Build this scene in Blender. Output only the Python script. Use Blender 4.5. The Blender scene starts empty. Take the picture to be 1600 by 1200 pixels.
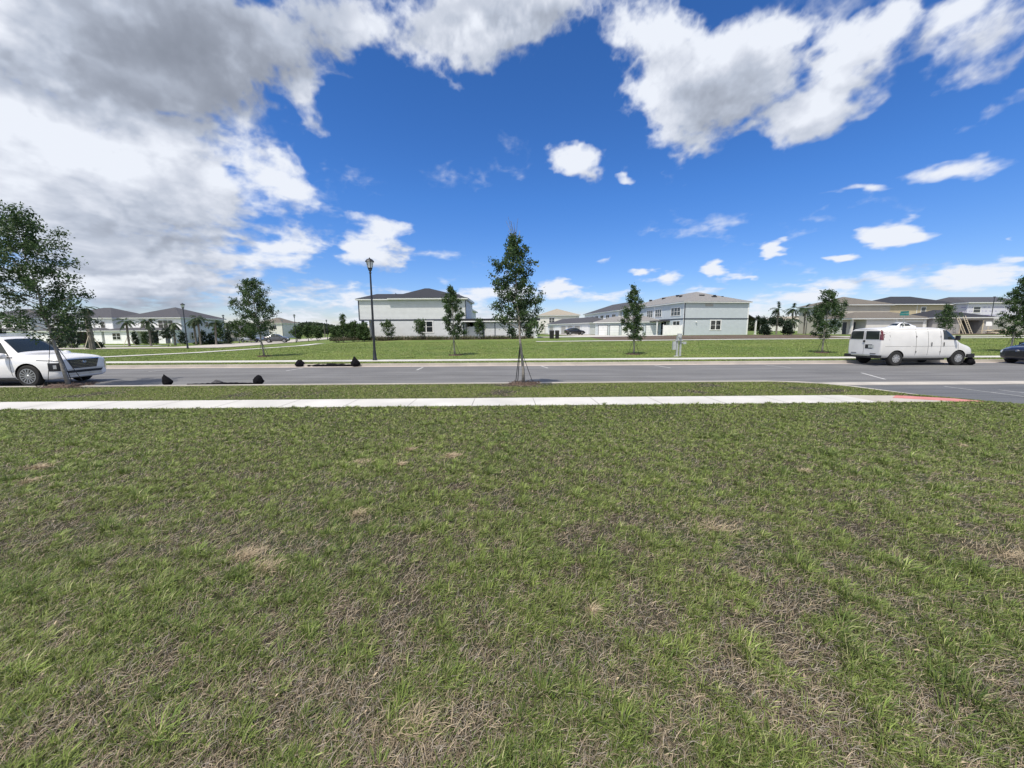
import bpy, bmesh, math, random
import numpy as np
from mathutils import Vector, Matrix
from mathutils.bvhtree import BVHTree
random.seed(7); rng=np.random.default_rng(7)
SC=bpy.context.scene; COL=SC.collection
R_=math.radians
# ---------------------------------------------------------------- camera
CAMZ=1.65; F=600.0; PITCH=math.atan(83/F); ROLL=R_(0.3)
cam=bpy.data.cameras.new('camera'); cam.sensor_width=36; cam.lens=F/1600*36; cam.clip_end=5000; cam.clip_start=.05
co=bpy.data.objects.new('camera',cam); COL.objects.link(co)
RM=Matrix.Rotation(math.pi/2-PITCH,3,'X')@Matrix.Rotation(-ROLL,3,'Z')
co.rotation_euler=RM.to_euler(); co.location=(0,0,CAMZ); SC.camera=co
def ray(px,py): return RM@Vector(((px-800)/F,(600-py)/F,-1))
def PZ(px,py,z):
    d=ray(px,py); t=(z-CAMZ)/d.z; return Vector((0,0,CAMZ))+d*t
def PX(px,Y,py=520):          # world X of picture column px at depth Y
    d=ray(px,py); return d.x/d.y*Y
TH=R_(1.0); CT,ST=math.cos(TH),math.sin(TH)
def W(a,s): return (a*CT-s*ST, a*ST+s*CT)       # street frame -> world
def AS(X,Y): return (X*CT+Y*ST, -X*ST+Y*CT)
def Hf(X): return float(np.interp(X,[-60,-40,-16,-5,30,90],[-.6,-.55,.42,.45,.75,.8]))
def H(X,Y):
    s=AS(X,Y)[1]; t=min(max((s-24.7)/34,0),1); return -.13+(Hf(X)+.13)*t
# ---------------------------------------------------------------- tagging
def tag(o,label=None,cat=None,group=None,kind=None):
    if label: o['label']=label
    if cat: o['category']=cat
    if group: o['group']=group
    if kind: o['kind']=kind
    return o
def thing(name,label,cat,loc=(0,0,0),rz=0,group=None):
    o=bpy.data.objects.new(name,None); COL.objects.link(o); o.location=loc; o.rotation_euler=(0,0,rz); o.empty_display_size=.2
    return tag(o,label,cat,group)
# ---------------------------------------------------------------- materials
def newmat(name):
    m=bpy.data.materials.new(name); m.use_nodes=True; nt=m.node_tree; b=nt.nodes['Principled BSDF']; return m,nt,b
def mat(name,c,rough=.6,var=.12,scale=3,metal=0,bump=0,bscale=40,spec=.5,coat=0,c2=None,detail=5):
    m,nt,b=newmat(name); N=nt.nodes; L=nt.links
    b.inputs['Roughness'].default_value=rough; b.inputs['Metallic'].default_value=metal
    b.inputs['Specular IOR Level'].default_value=spec; b.inputs['Coat Weight'].default_value=coat
    tc=N.new('ShaderNodeTexCoord')
    n=N.new('ShaderNodeTexNoise'); n.inputs['Scale'].default_value=scale; n.inputs['Detail'].default_value=detail; L.new(tc.outputs['Object'],n.inputs['Vector'])
    r=N.new('ShaderNodeValToRGB'); r.color_ramp.elements[0].position=.3; r.color_ramp.elements[1].position=.7
    a=[max(0,x*(1-var)) for x in c]; d=[min(1,x*(1+var)) for x in (c2 or c)]
    r.color_ramp.elements[0].color=(*a,1); r.color_ramp.elements[1].color=(*d,1)
    L.new(n.outputs['Fac'],r.inputs['Fac']); L.new(r.outputs['Color'],b.inputs['Base Color'])
    if bump:
        n2=N.new('ShaderNodeTexNoise'); n2.inputs['Scale'].default_value=bscale; n2.inputs['Detail'].default_value=4; L.new(tc.outputs['Object'],n2.inputs['Vector'])
        bp=N.new('ShaderNodeBump'); bp.inputs['Strength'].default_value=bump; bp.inputs['Distance'].default_value=.02
        L.new(n2.outputs['Fac'],bp.inputs['Height']); L.new(bp.outputs['Normal'],b.inputs['Normal'])
    return m
def siding(name,c,step=.2):
    m=mat(name,c,.6,.04,1.5); nt=m.node_tree; N=nt.nodes; L=nt.links; b=N['Principled BSDF']
    tc=N.new('ShaderNodeTexCoord'); sp=N.new('ShaderNodeSeparateXYZ'); L.new(tc.outputs['Object'],sp.inputs[0])
    mm=N.new('ShaderNodeMath'); mm.operation='DIVIDE'; mm.inputs[1].default_value=step; L.new(sp.outputs['Z'],mm.inputs[0])
    fr=N.new('ShaderNodeMath'); fr.operation='FRACT'; L.new(mm.outputs[0],fr.inputs[0])
    bp=N.new('ShaderNodeBump'); bp.inputs['Strength'].default_value=.6; bp.inputs['Distance'].default_value=.03; bp.invert=True
    L.new(fr.outputs[0],bp.inputs['Height']); L.new(bp.outputs['Normal'],b.inputs['Normal'])
    return m
def shingle(name,c):
    m=mat(name,c,.9,.25,6,detail=8,bump=.5,bscale=14); return m
def foliage(name,dark,light,trans=.30):
    m,nt,b=newmat(name); N=nt.nodes; L=nt.links
    at=N.new('ShaderNodeAttribute'); at.attribute_name='rnd'
    tc=N.new('ShaderNodeTexCoord'); n=N.new('ShaderNodeTexNoise'); n.inputs['Scale'].default_value=1.7; L.new(tc.outputs['Object'],n.inputs['Vector'])
    ad=N.new('ShaderNodeMath'); ad.operation='ADD'; L.new(at.outputs['Fac'],ad.inputs[0]); L.new(n.outputs['Fac'],ad.inputs[1])
    ha=N.new('ShaderNodeMath'); ha.operation='MULTIPLY'; ha.inputs[1].default_value=.5; L.new(ad.outputs[0],ha.inputs[0])
    r=N.new('ShaderNodeValToRGB'); r.color_ramp.elements[0].position=.15; r.color_ramp.elements[1].position=.85
    r.color_ramp.elements[0].color=(*dark,1); r.color_ramp.elements[1].color=(*light,1)
    L.new(ha.outputs[0],r.inputs['Fac']); L.new(r.outputs['Color'],b.inputs['Base Color'])
    b.inputs['Roughness'].default_value=.5; b.inputs['Specular IOR Level'].default_value=.35
    t=N.new('ShaderNodeBsdfTranslucent'); L.new(r.outputs['Color'],t.inputs['Color'])
    mx=N.new('ShaderNodeMixShader'); mx.inputs[0].default_value=trans
    L.new(b.outputs[0],mx.inputs[1]); L.new(t.outputs[0],mx.inputs[2]); L.new(mx.outputs[0],N['Material Output'].inputs['Surface'])
    return m
M={}
M['leaf']=foliage('oak_leaves',(.020,.046,.016),(.085,.145,.045))
M['leaf2']=foliage('shrub_leaves',(.02,.045,.015),(.085,.14,.04))
M['leafd']=foliage('evergreen_leaves',(.010,.022,.012),(.035,.06,.03))
M['palm']=foliage('palm_fronds',(.015,.032,.012),(.055,.09,.032))
M['wood_f']=foliage('far_foliage',(.03,.05,.025),(.09,.12,.06))
M['bark']=mat('oak_bark',(.26,.24,.21),.9,.3,14,bump=.6,bscale=30)
M['palmbark']=mat('palm_bark',(.17,.15,.13),.95,.35,9,bump=.8,bscale=16)
M['white']=siding('white_siding',(.86,.86,.86))
M['blue']=siding('pale_blue_siding',(.57,.59,.60),.19)
M['blue2']=siding('light_blue_grey_siding',(.47,.52,.55),.19)
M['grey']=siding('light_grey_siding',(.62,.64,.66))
M['beige']=mat('beige_stucco',(.48,.45,.39),.9,.08,1)
M['beige2']=mat('light_stucco',(.66,.65,.61),.9,.06,1)
M['tan']=mat('tan_stucco',(.50,.43,.29),.9,.08,1)
M['blockgrey']=mat('grey_block_wall',(.34,.33,.32),.95,.1,2)
M['trimw']=mat('white_trim',(.78,.78,.77),.5,.04,2)
M['trimd']=mat('dark_trim',(.045,.055,.075),.5,.1,2)
M['roofd']=shingle('dark_charcoal_shingles',(.024,.026,.033))
M['roofm']=shingle('charcoal_shingles',(.062,.062,.070))
M['roofg']=shingle('light_grey_shingles',(.21,.205,.20))
M['roofb']=shingle('brown_grey_shingles',(.135,.12,.10))
M['rooft']=shingle('tan_shingles',(.30,.27,.22))
M['glass']=mat('dark_window_glass',(.02,.025,.03),.06,.2,1,spec=.9)
M['garage']=mat('garage_door_white',(.74,.75,.76),.5,.04,1)
M['garageg']=mat('garage_door_grey',(.36,.35,.33),.5,.06,1)
M['vinyl']=mat('white_vinyl',(.8,.8,.8),.4,.03,1)
M['shade_fill']=mat('painted_porch_shade',(.05,.045,.04),.9,.3,1)  # dark colour stands in for the shade under porches and the breezeway
M['black']=mat('black_plastic',(.012,.012,.014),.5,.2,8)
M['blackmetal']=mat('black_painted_metal',(.012,.012,.014),.35,.15,6,spec=.6)
M['rubber']=mat('tyre_rubber',(.018,.018,.018),.85,.2,12,bump=.2)
M['alloy']=mat('alloy_metal',(.55,.56,.58),.28,.1,5,metal=.85)
M['steel']=mat('bare_steel_wheel',(.42,.42,.42),.45,.2,9,metal=.6)
M['paintw']=mat('white_car_paint',(.80,.80,.80),.22,.02,2,coat=.8)
M['vanw']=mat('white_van_paint',(.64,.635,.62),.38,.10,1.1,coat=.25,detail=8)
M['paintn']=mat('navy_car_paint',(.014,.016,.032),.2,.1,2,coat=1)
M['paintd']=mat('dark_grey_car_paint',(.04,.045,.055),.25,.1,2,coat=1)
M['paintk']=mat('black_car_paint',(.012,.012,.014),.22,.1,2,coat=1)
M['paints']=mat('silver_car_paint',(.35,.37,.4),.3,.06,2,metal=.5,coat=.6)
M['cglass']=mat('tinted_car_glass',(.025,.032,.032),.06,.1,1,spec=.55)
M['chrome']=mat('chrome',(.7,.7,.72),.15,.05,4,metal=1)
M['red']=mat('red_lens',(.09,.008,.010),.2,.15,5,coat=.6)
M['lens']=mat('clear_lens',(.62,.64,.66),.12,.1,8,coat=1)
M['seam']=mat('panel_gap',(.10,.10,.10),.8,.2,5)
M['plate']=mat('licence_plate',(.42,.44,.42),.5,.2,9)
M['frost']=mat('frosted_lantern_glass',(.65,.68,.7),.25,.08,5,spec=.7)
M['bag']=mat('black_filter_fabric',(.006,.006,.008),.95,.4,12,bump=.8,bscale=20,spec=.15)
M['bagg']=mat('grey_filter_fabric',(.05,.05,.055),.85,.4,12,bump=.8,bscale=20)
M['pvc']=mat('grey_utility_box',(.36,.38,.39),.55,.1,6)
M['lumber']=mat('pale_lumber',(.55,.48,.36),.8,.15,6)
M['teal']=mat('green_sign_face',(.03,.20,.20),.4,.1,6)
M['mulch']=mat('brown_mulch',(.085,.058,.042),.95,.6,22,bump=1,bscale=40)
M['wrap']=None
# housewrap: pale sheet with printed violet lines
def wrapmat():
    m=mat('printed_housewrap',(.62,.62,.70),.5,.05,1); nt=m.node_tree; N=nt.nodes; L=nt.links; b=N['Principled BSDF']
    src=b.inputs['Base Color'].links[0].from_socket
    tc=N.new('ShaderNodeTexCoord'); w=N.new('ShaderNodeTexWave'); w.bands_direction='Z'; w.inputs['Scale'].default_value=.42; w.inputs['Distortion'].default_value=.3
    L.new(tc.outputs['Object'],w.inputs['Vector'])
    n=N.new('ShaderNodeTexNoise'); n.inputs['Scale'].default_value=1.6; L.new(tc.outputs['Object'],n.inputs['Vector'])
    r=N.new('ShaderNodeValToRGB'); r.color_ramp.elements[0].position=.93; r.color_ramp.elements[1].position=.97
    L.new(w.outputs['Fac'],r.inputs[0]); g=N.new('ShaderNodeMath'); g.operation='GREATER_THAN'; g.inputs[1].default_value=.48; L.new(n.outputs['Fac'],g.inputs[0])
    mu=N.new('ShaderNodeMath'); mu.operation='MULTIPLY'; L.new(r.outputs['Color'],mu.inputs[0]); L.new(g.outputs[0],mu.inputs[1])
    mx=N.new('ShaderNodeMixRGB'); L.new(mu.outputs[0],mx.inputs[0]); L.new(src,mx.inputs[1]); mx.inputs[2].default_value=(.18,.15,.35,1)
    L.new(mx.outputs[0],b.inputs['Base Color']); return m
M['wrap']=wrapmat()
# ---------------------------------------------------------------- mesh builder
class MB:
    def __init__(s): s.v=[]; s.f=[]
    def add(s,vs,fs):
        o=len(s.v); s.v+= [tuple(v) for v in vs]; s.f+=[tuple(i+o for i in f) for f in fs]; return s
    def box(s,x0,x1,y0,y1,z0,z1):
        return s.add([(x0,y0,z0),(x1,y0,z0),(x1,y1,z0),(x0,y1,z0),(x0,y0,z1),(x1,y0,z1),(x1,y1,z1),(x0,y1,z1)],
          [(3,2,1,0),(4,5,6,7),(0,1,5,4),(1,2,6,5),(2,3,7,6),(3,0,4,7)])
    def obox(s,o,u,n,a0,a1,z0,z1,d0,d1):     # a along u, z up, d along outward normal n
        o,u,n=Vector(o),Vector(u),Vector(n); P=lambda a,z,d:o+u*a+n*d+Vector((0,0,z))
        return s.add([P(a0,z0,d1),P(a1,z0,d1),P(a1,z0,d0),P(a0,z0,d0),P(a0,z1,d1),P(a1,z1,d1),P(a1,z1,d0),P(a0,z1,d0)],
          [(3,2,1,0),(4,5,6,7),(0,1,5,4),(1,2,6,5),(2,3,7,6),(3,0,4,7)])
    def tube(s,pts,rs,n=8,cap=True):
        pts=[Vector(p) for p in pts]; 
        if not hasattr(rs,'__len__'): rs=[rs]*len(pts)
        o=len(s.v); k=len(pts)
        for i,p in enumerate(pts):
            d=(pts[min(i+1,k-1)]-pts[max(i-1,0)]).normalized()
            a=Vector((1,0,0)) if abs(d.x)<.8 else Vector((0,1,0)); e1=d.cross(a).normalized(); e2=d.cross(e1)
            for j in range(n):
                t=2*math.pi*j/n; s.v.append(tuple(p+(e1*math.cos(t)+e2*math.sin(t))*rs[i]))
        for i in range(k-1):
            for j in range(n):
                a=o+i*n+j; b=o+i*n+(j+1)%n; s.f.append((a,b,b+n,a+n))
        if cap: s.f.append(tuple(o+j for j in range(n))[::-1]); s.f.append(tuple(o+(k-1)*n+j for j in range(n)))
        return s
    def lathe(s,prof,c=(0,0,0),axis='Z',n=16):     # prof: (r,h)
        o=len(s.v); c=Vector(c)
        for r,h in prof:
            for j in range(n):
                t=2*math.pi*j/n; a,b=r*math.cos(t),r*math.sin(t)
                p={'Z':(a,b,h),'Y':(a,h,b),'X':(h,a,b)}[axis]; s.v.append(tuple(c+Vector(p)))
        for i in range(len(prof)-1):
            for j in range(n):
                a=o+i*n+j; b=o+i*n+(j+1)%n; s.f.append((a,b,b+n,a+n))
        s.f.append(tuple(o+j for j in range(n))[::-1]); s.f.append(tuple(o+(len(prof)-1)*n+j for j in range(n)))
        return s
    def prism(s,poly,z0,z1):
        k=len(poly); zf=(lambda z:(lambda p:z)) ; 
        za=z0 if callable(z0) else (lambda x,y:z0); zb=z1 if callable(z1) else (lambda x,y:z1)
        vs=[(x,y,za(x,y)) for x,y in poly]+[(x,y,zb(x,y)) for x,y in poly]
        fs=[tuple(range(k))[::-1],tuple(range(k,2*k))]+[(i,(i+1)%k,k+(i+1)%k,k+i) for i in range(k)]
        return s.add(vs,fs)
    def build(s,name,m,parent=None,smooth=False,fix=True):
        me=bpy.data.meshes.new(name); me.from_pydata(s.v,[],s.f); me.materials.append(m)
        if fix:
            bm=bmesh.new(); bm.from_mesh(me); bmesh.ops.recalc_face_normals(bm,faces=bm.faces); bm.to_mesh(me); bm.free()
        if smooth:
            for p in me.polygons: p.use_smooth=True
        me.update()
        o=bpy.data.objects.new(name,me); COL.objects.link(o); o.parent=parent; return o
def npmesh(name,V,faces,m,attrs=None,parent=None,smooth=False,colour=None):
    """V (n,3); faces: list of int arrays (k,3)/(k,4)"""
    me=bpy.data.meshes.new(name); nl=sum(f.size for f in faces); nf=sum(len(f) for f in faces)
    me.vertices.add(len(V)); me.vertices.foreach_set('co',np.ascontiguousarray(V,np.float32).ravel())
    me.loops.add(nl); me.loops.foreach_set('vertex_index',np.concatenate([f.ravel() for f in faces]).astype(np.int32))
    me.polygons.add(nf); ls=[];o=0
    for f in faces: ls.append(o+np.arange(len(f))*f.shape[1]); o+=f.size
    me.polygons.foreach_set('loop_start',np.concatenate(ls).astype(np.int32))
    if smooth: me.polygons.foreach_set('use_smooth',np.ones(nf,bool))
    me.update(calc_edges=True)
    for k,a in (attrs or {}).items():
        at=me.attributes.new(k,'FLOAT','POINT'); at.data.foreach_set('value',np.ascontiguousarray(a,np.float32))
    if colour is not None:
        at=me.attributes.new('Col','FLOAT_COLOR','POINT'); at.data.foreach_set('color',np.ascontiguousarray(np.c_[colour,np.ones(len(colour))],np.float32).ravel())
    me.materials.append(m)
    ob=bpy.data.objects.new(name,me); COL.objects.link(ob); ob.parent=parent; return ob
def vnoise(x,y,scale,seed):
    """smooth value noise 0..1"""
    r=np.random.default_rng(seed); G=r.random((256,256)); u=np.asarray(x)/scale+100; v=np.asarray(y)/scale+100
    i=np.floor(u).astype(int); j=np.floor(v).astype(int); fu=u-i; fv=v-j; fu=fu*fu*(3-2*fu); fv=fv*fv*(3-2*fv)
    g=lambda a,b:G[a%256,b%256]
    return (g(i,j)*(1-fu)+g(i+1,j)*fu)*(1-fv)+(g(i,j+1)*(1-fu)+g(i+1,j+1)*fu)*fv
def fbm(x,y,scale,seed,o=4):
    t=0;a=1;w=0
    for k in range(o): t=t+a*vnoise(x,y,scale/2**k,seed+k*17); w+=a; a*=.55
    return t/w
# ================================================================ WORLD: sky and clouds
SUN_AZ=R_(-148); SUN_EL=R_(63)       # azimuth measured from +Y towards +X
sund=Vector((math.sin(SUN_AZ)*math.cos(SUN_EL),math.cos(SUN_AZ)*math.cos(SUN_EL),math.sin(SUN_EL)))
def azel(px,py):
    d=ray(px,py).normalized(); return math.atan2(d.x,d.y),math.asin(d.z)
# cloud layout: x, y (px in the 1600 frame), radii px, rotation deg, strength
CL=[(170,60,340,140,-4,1.5),(420,95,170,75,8,1.0),(560,35,120,60,0,.8),(20,20,200,150,0,1.1),
(150,290,330,150,8,1.35),(40,190,230,110,0,1.2),(330,300,150,110,25,1.0),(430,290,75,70,0,.75),(200,420,330,75,6,1.1),(430,400,130,60,20,.85),(300,470,300,35,2,.55),
(490,165,35,55,0,.75),(760,40,210,80,6,1.2),(860,100,80,25,0,.35),(716,125,40,24,0,.52),
(1125,130,165,120,8,1.3),(1040,60,110,75,0,.9),(1080,225,95,42,0,.8),(1220,130,75,70,20,.8),(1350,75,75,70,0,.85),(1290,165,130,42,32,1.0),(1200,220,60,26,10,.7),(1390,40,60,50,0,.8),
(900,246,72,27,-4,1.15),(985,272,24,13,0,.65),(590,385,62,52,0,.95),(610,370,40,28,0,.6),(560,345,35,25,0,.5),(508,378,16,14,0,.55),
(1545,90,130,70,30,.44),(1500,30,60,60,40,.5),(1520,255,110,24,8,.75),(1340,292,60,14,5,.6),(1560,180,90,26,25,.6),
(1395,368,72,28,5,1.1),(1300,408,30,11,0,.9),(1203,395,26,11,0,.85),(1012,423,24,9,0,.8),(1050,432,38,22,20,.85),(1125,415,32,20,0,.8),(1150,437,30,12,0,.7),
(870,448,36,18,0,.8),(940,398,20,10,0,.45),(1520,430,110,26,4,1.0),(1400,440,80,18,0,.6),(1290,445,70,16,0,.65),(1250,465,120,18,0,.65),(760,465,110,26,0,.7),(960,462,110,20,0,.65),(1090,452,80,16,0,.65),(1595,355,20,12,0,.7),
(560,470,120,34,0,.75),(800,500,700,26,0,.55),(1300,495,420,22,0,.5),(690,440,40,20,0,.45)]
# undersides that read grey (thick cloud): same format
GR=[(330,55,400,125,-4,1.25),(60,90,200,90,0,.7),(180,150,280,45,-8,.6),(110,325,240,24,4,.30),(330,385,220,20,6,.5),(180,420,300,18,4,.4),(300,335,150,16,8,.3),(770,30,190,60,4,.9),(1140,125,120,75,10,.62),(1080,60,60,40,0,.3),(400,445,190,16,3,.5),(1390,385,60,10,0,.3),(905,268,40,10,0,.25),(590,410,40,14,0,.3),(1540,120,120,70,20,.25),(200,480,320,16,0,.4)]
BR=[(110,215,190,60,0,1),(400,255,95,70,0,.9),(30,90,60,120,0,.6),(470,310,60,60,0,.7),(500,150,50,50,0,.7),(440,395,100,40,0,.6),(200,345,120,26,0,.45),(560,80,80,50,0,.35),(860,60,80,60,0,.3)]
def warpfield(az,el,lst,gain=1.0):
    acc=np.zeros_like(az)
    for x,y,rx,ry,rot,st in lst:
        a0,e0=azel(x,y); ax,ex=azel(x+rx,y); a1,e1=azel(x-rx,y); ra=abs(ax-a1)/2*1.45
        re=abs(azel(x,y-ry)[1]-azel(x,y+ry)[1])/2*1.45; t=math.atan2(ex-e1,ax-a1)+R_(rot); c,s_=math.cos(t),math.sin(t)
        u=((az-a0)*c+(el-e0)*s_)/ra; v=(-(az-a0)*s_+(el-e0)*c)/re
        r=np.clip(1-np.sqrt(u*u+v*v),0,1); r=r*r*(3-2*r)*st*1.15
        k=.25; h=np.clip(k-np.abs(acc-r),0,None)/k; acc=np.maximum(acc,r)+h*h*h*k/6
    return acc
def sky_fields():
    na,ne=1500,600
    azs=np.linspace(R_(-64),R_(64),na); els=np.concatenate([np.linspace(R_(-.6),R_(12),180,endpoint=False),np.linspace(R_(12),R_(52),ne-180)])
    A,E=np.meshgrid(azs,els)
    def dens(A,E):
        X=np.sin(A)*np.cos(E); Y=np.cos(A)*np.cos(E); Z=np.sin(E); d=np.abs(Z)+.20
        U=X/d; V=Y/d
        w1=fbm(U,V,.30,11,5)-.5; w2=fbm(U+7,V+3,.30,12,5)-.5
        lim=np.minimum(E*2.0+.14,1)
        lay=warpfield(A+w1*.13,E+w2*.12*lim,CL)
        U2=U+w2*.14; V2=V+w1*.14
        n=fbm(U2,V2,.42,21,7)-.5
        bil=1-2*np.abs(fbm(U2,V2,.26,31,6)-.5)*2        # billows
        lay=lay-.34*np.clip(1-lay/.3,0,1); D=lay-.34+n*1.15+(bil-.72)*.30
        puff=1-2*np.abs(fbm(A*1.0+w1*.05,E*1.25+w2*.05,.050,61,6)-.5)*2; D=D+(puff-.74)*.30*np.clip(.35+E*1.3,0,1)*np.clip(lay*4,0,1)
        return D
    D0=dens(A,E)
    # light arrives from high on the left: compare with the density a little way towards the sun
    D1=dens(A-.030,E+.045); D2=dens(A-.06,E+.10)
    c=np.clip
    occ=c(c(D1,0,1.2)-c(D0,0,1.2)*.92,-1,1)*.85+c(c(D2,0,1.2)-c(D0,0,1.2)*.92,-1,1)*.3; br=warpfield(A+(fbm(A*3+2,E*3,.2,77,5)-.5)*.25,E+(fbm(A*3,E*3+4,.2,78,5)-.5)*.14,BR)
    w1=fbm(A*3+5,E*3,.25,41,5)-.5; w2=fbm(A*3,E*3+9,.25,42,5)-.5
    g=warpfield(A+w1*.3,E+w2*.15,GR)
    thick=c((D0-.15)/1.0,0,1)
    sh=.05+occ*.8+thick*(.26+.12*c((A+.2)*3,0,1))+g*(.62+.45*thick)-br*.42+(fbm(A*5,E*12,.3,55,5)-.5)*.15*g
    sh=1-np.exp(-1.05*c(sh,0,3)-.25*c(sh,0,3)**2)*1.0
    R=2600
    V=np.stack([R*np.sin(A)*np.cos(E),R*np.cos(A)*np.cos(E),R*np.sin(E)+CAMZ],-1).reshape(-1,3)
    i=np.arange(na-1)[None,:]+np.arange(ne-1)[:,None]*na; i=i.ravel()
    F_=np.stack([i,i+1,i+1+na,i+na],1)
    m,nt,b=newmat('sky_cloud_layer'); N=nt.nodes; L=nt.links; N.remove(b)
    ad=N.new('ShaderNodeAttribute'); ad.attribute_name='cloud_mass'; ah=N.new('ShaderNodeAttribute'); ah.attribute_name='self_shade'
    tc=N.new('ShaderNodeTexCoord'); n=N.new('ShaderNodeTexNoise'); n.inputs['Scale'].default_value=.022; n.inputs['Detail'].default_value=3; L.new(tc.outputs['Object'],n.inputs['Vector'])
    q=N.new('ShaderNodeMath'); q.operation='MULTIPLY_ADD'; q.inputs[1].default_value=.16; L.new(n.outputs['Fac'],q.inputs[0]); L.new(ad.outputs['Fac'],q.inputs[2])
    mr=N.new('ShaderNodeMapRange'); mr.interpolation_type='SMOOTHSTEP'; mr.inputs[1].default_value=-.02; mr.inputs[2].default_value=.54; L.new(q.outputs[0],mr.inputs[0])
    cr=N.new('ShaderNodeValToRGB'); e=cr.color_ramp.elements
    e[0].position=0; e[0].color=(.79,.83,.91,1); e[1].position=1; e[1].color=(.20,.225,.28,1)
    for p,cc in ((.25,(.65,.69,.78)),(.5,(.47,.52,.62)),(.75,(.31,.345,.42))):
        z=e.new(p); z.color=(*cc,1)
    L.new(ah.outputs['Fac'],cr.inputs[0])
    em=N.new('ShaderNodeEmission'); L.new(cr.outputs[0],em.inputs['Color']); em.inputs['Strength'].default_value=1.0
    tr=N.new('ShaderNodeBsdfTransparent'); mx=N.new('ShaderNodeMixShader')
    L.new(mr.outputs[0],mx.inputs[0]); L.new(tr.outputs[0],mx.inputs[1]); L.new(em.outputs[0],mx.inputs[2]); L.new(mx.outputs[0],N['Material Output'].inputs['Surface'])
    m.cycles.emission_sampling='NONE'
    o=npmesh('sky',V,[F_],m,{'cloud_mass':D0.ravel(),'self_shade':c(sh,0,1).ravel()},smooth=True)
    tag(o,kind='structure')
sky_fields()
world=bpy.data.worlds.new('World'); SC.world=world; world.use_nodes=True
nt=world.node_tree; N=nt.nodes; L=nt.links; bg=N['Background']
sky=N.new('ShaderNodeTexSky'); sky.sky_type='NISHITA'; sky.sun_disc=False; sky.sun_elevation=SUN_EL; sky.sun_rotation=SUN_AZ%(2*math.pi)
sky.air_density=1.0; sky.dust_density=.3; sky.ozone_density=3.0; sky.altitude=0
SKYS=.12
hs=N.new('ShaderNodeHueSaturation'); hs.inputs['Saturation'].default_value=1.22; L.new(sky.outputs[0],hs.inputs['Color'])
tn=N.new('ShaderNodeMixRGB'); tn.blend_type='MULTIPLY'; tn.inputs[0].default_value=1; L.new(hs.outputs[0],tn.inputs[1])
tcw=N.new('ShaderNodeTexCoord'); sx=N.new('ShaderNodeSeparateXYZ'); L.new(tcw.outputs['Generated'],sx.inputs[0])
rw=N.new('ShaderNodeValToRGB'); e=rw.color_ramp.elements; e[0].position=0; e[0].color=(.98,.92,1.08,1); e[1].position=.6; e[1].color=(.60,.80,1.10,1); z_=e.new(.10); z_.color=(.74,.84,1.16,1); z_=e.new(.3); z_.color=(.66,.88,1.24,1); L.new(sx.outputs['Z'],rw.inputs[0]); L.new(rw.outputs[0],tn.inputs[2])
# unseen broken cloud, added behind the viewer and overhead to whiten the ambient light
nw=N.new('ShaderNodeTexNoise'); nw.inputs['Scale'].default_value=2.4; nw.inputs['Detail'].default_value=3; L.new(tcw.outputs['Generated'],nw.inputs['Vector'])
mw=N.new('ShaderNodeMapRange'); mw.inputs[1].default_value=.42; mw.inputs[2].default_value=.56; L.new(nw.outputs['Fac'],mw.inputs[0])
mb_=N.new('ShaderNodeMapRange'); mb_.inputs[1].default_value=.46; mb_.inputs[2].default_value=.30; 
dt=N.new('ShaderNodeVectorMath'); dt.operation='DOT_PRODUCT'; dt.inputs[1].default_value=(0,.66,-.75); L.new(tcw.outputs['Generated'],dt.inputs[0])
mb_.inputs[1].default_value=-.40; mb_.inputs[2].default_value=-.62; L.new(dt.outputs['Value'],mb_.inputs[0])
mm_=N.new('ShaderNodeMath'); mm_.operation='MULTIPLY'; L.new(mw.outputs[0],mm_.inputs[0]); L.new(mb_.outputs[0],mm_.inputs[1])
cw=N.new('ShaderNodeMixRGB'); L.new(mm_.outputs[0],cw.inputs[0]); L.new(tn.outputs[0],cw.inputs[1]); cw.inputs[2].default_value=(9.0,8.9,8.8,1)
L.new(cw.outputs[0],bg.inputs['Color']); bg.inputs['Strength'].default_value=SKYS
sl=bpy.data.lights.new('sun','SUN'); sl.energy=4.4; sl.angle=R_(.53); sl.color=(1,.93,.82)
so=bpy.data.objects.new('sun',sl); COL.objects.link(so); so.rotation_euler=sund.to_track_quat('Z','Y').to_euler(); so.location=(0,0,30)
SC.view_settings.view_transform='Standard'; SC.view_settings.look='None'; SC.view_settings.gamma=1; SC.view_settings.exposure=.10
SC.cycles.max_bounces=5; SC.cycles.transparent_max_bounces=4; SC.cycles.use_denoising=True
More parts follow.
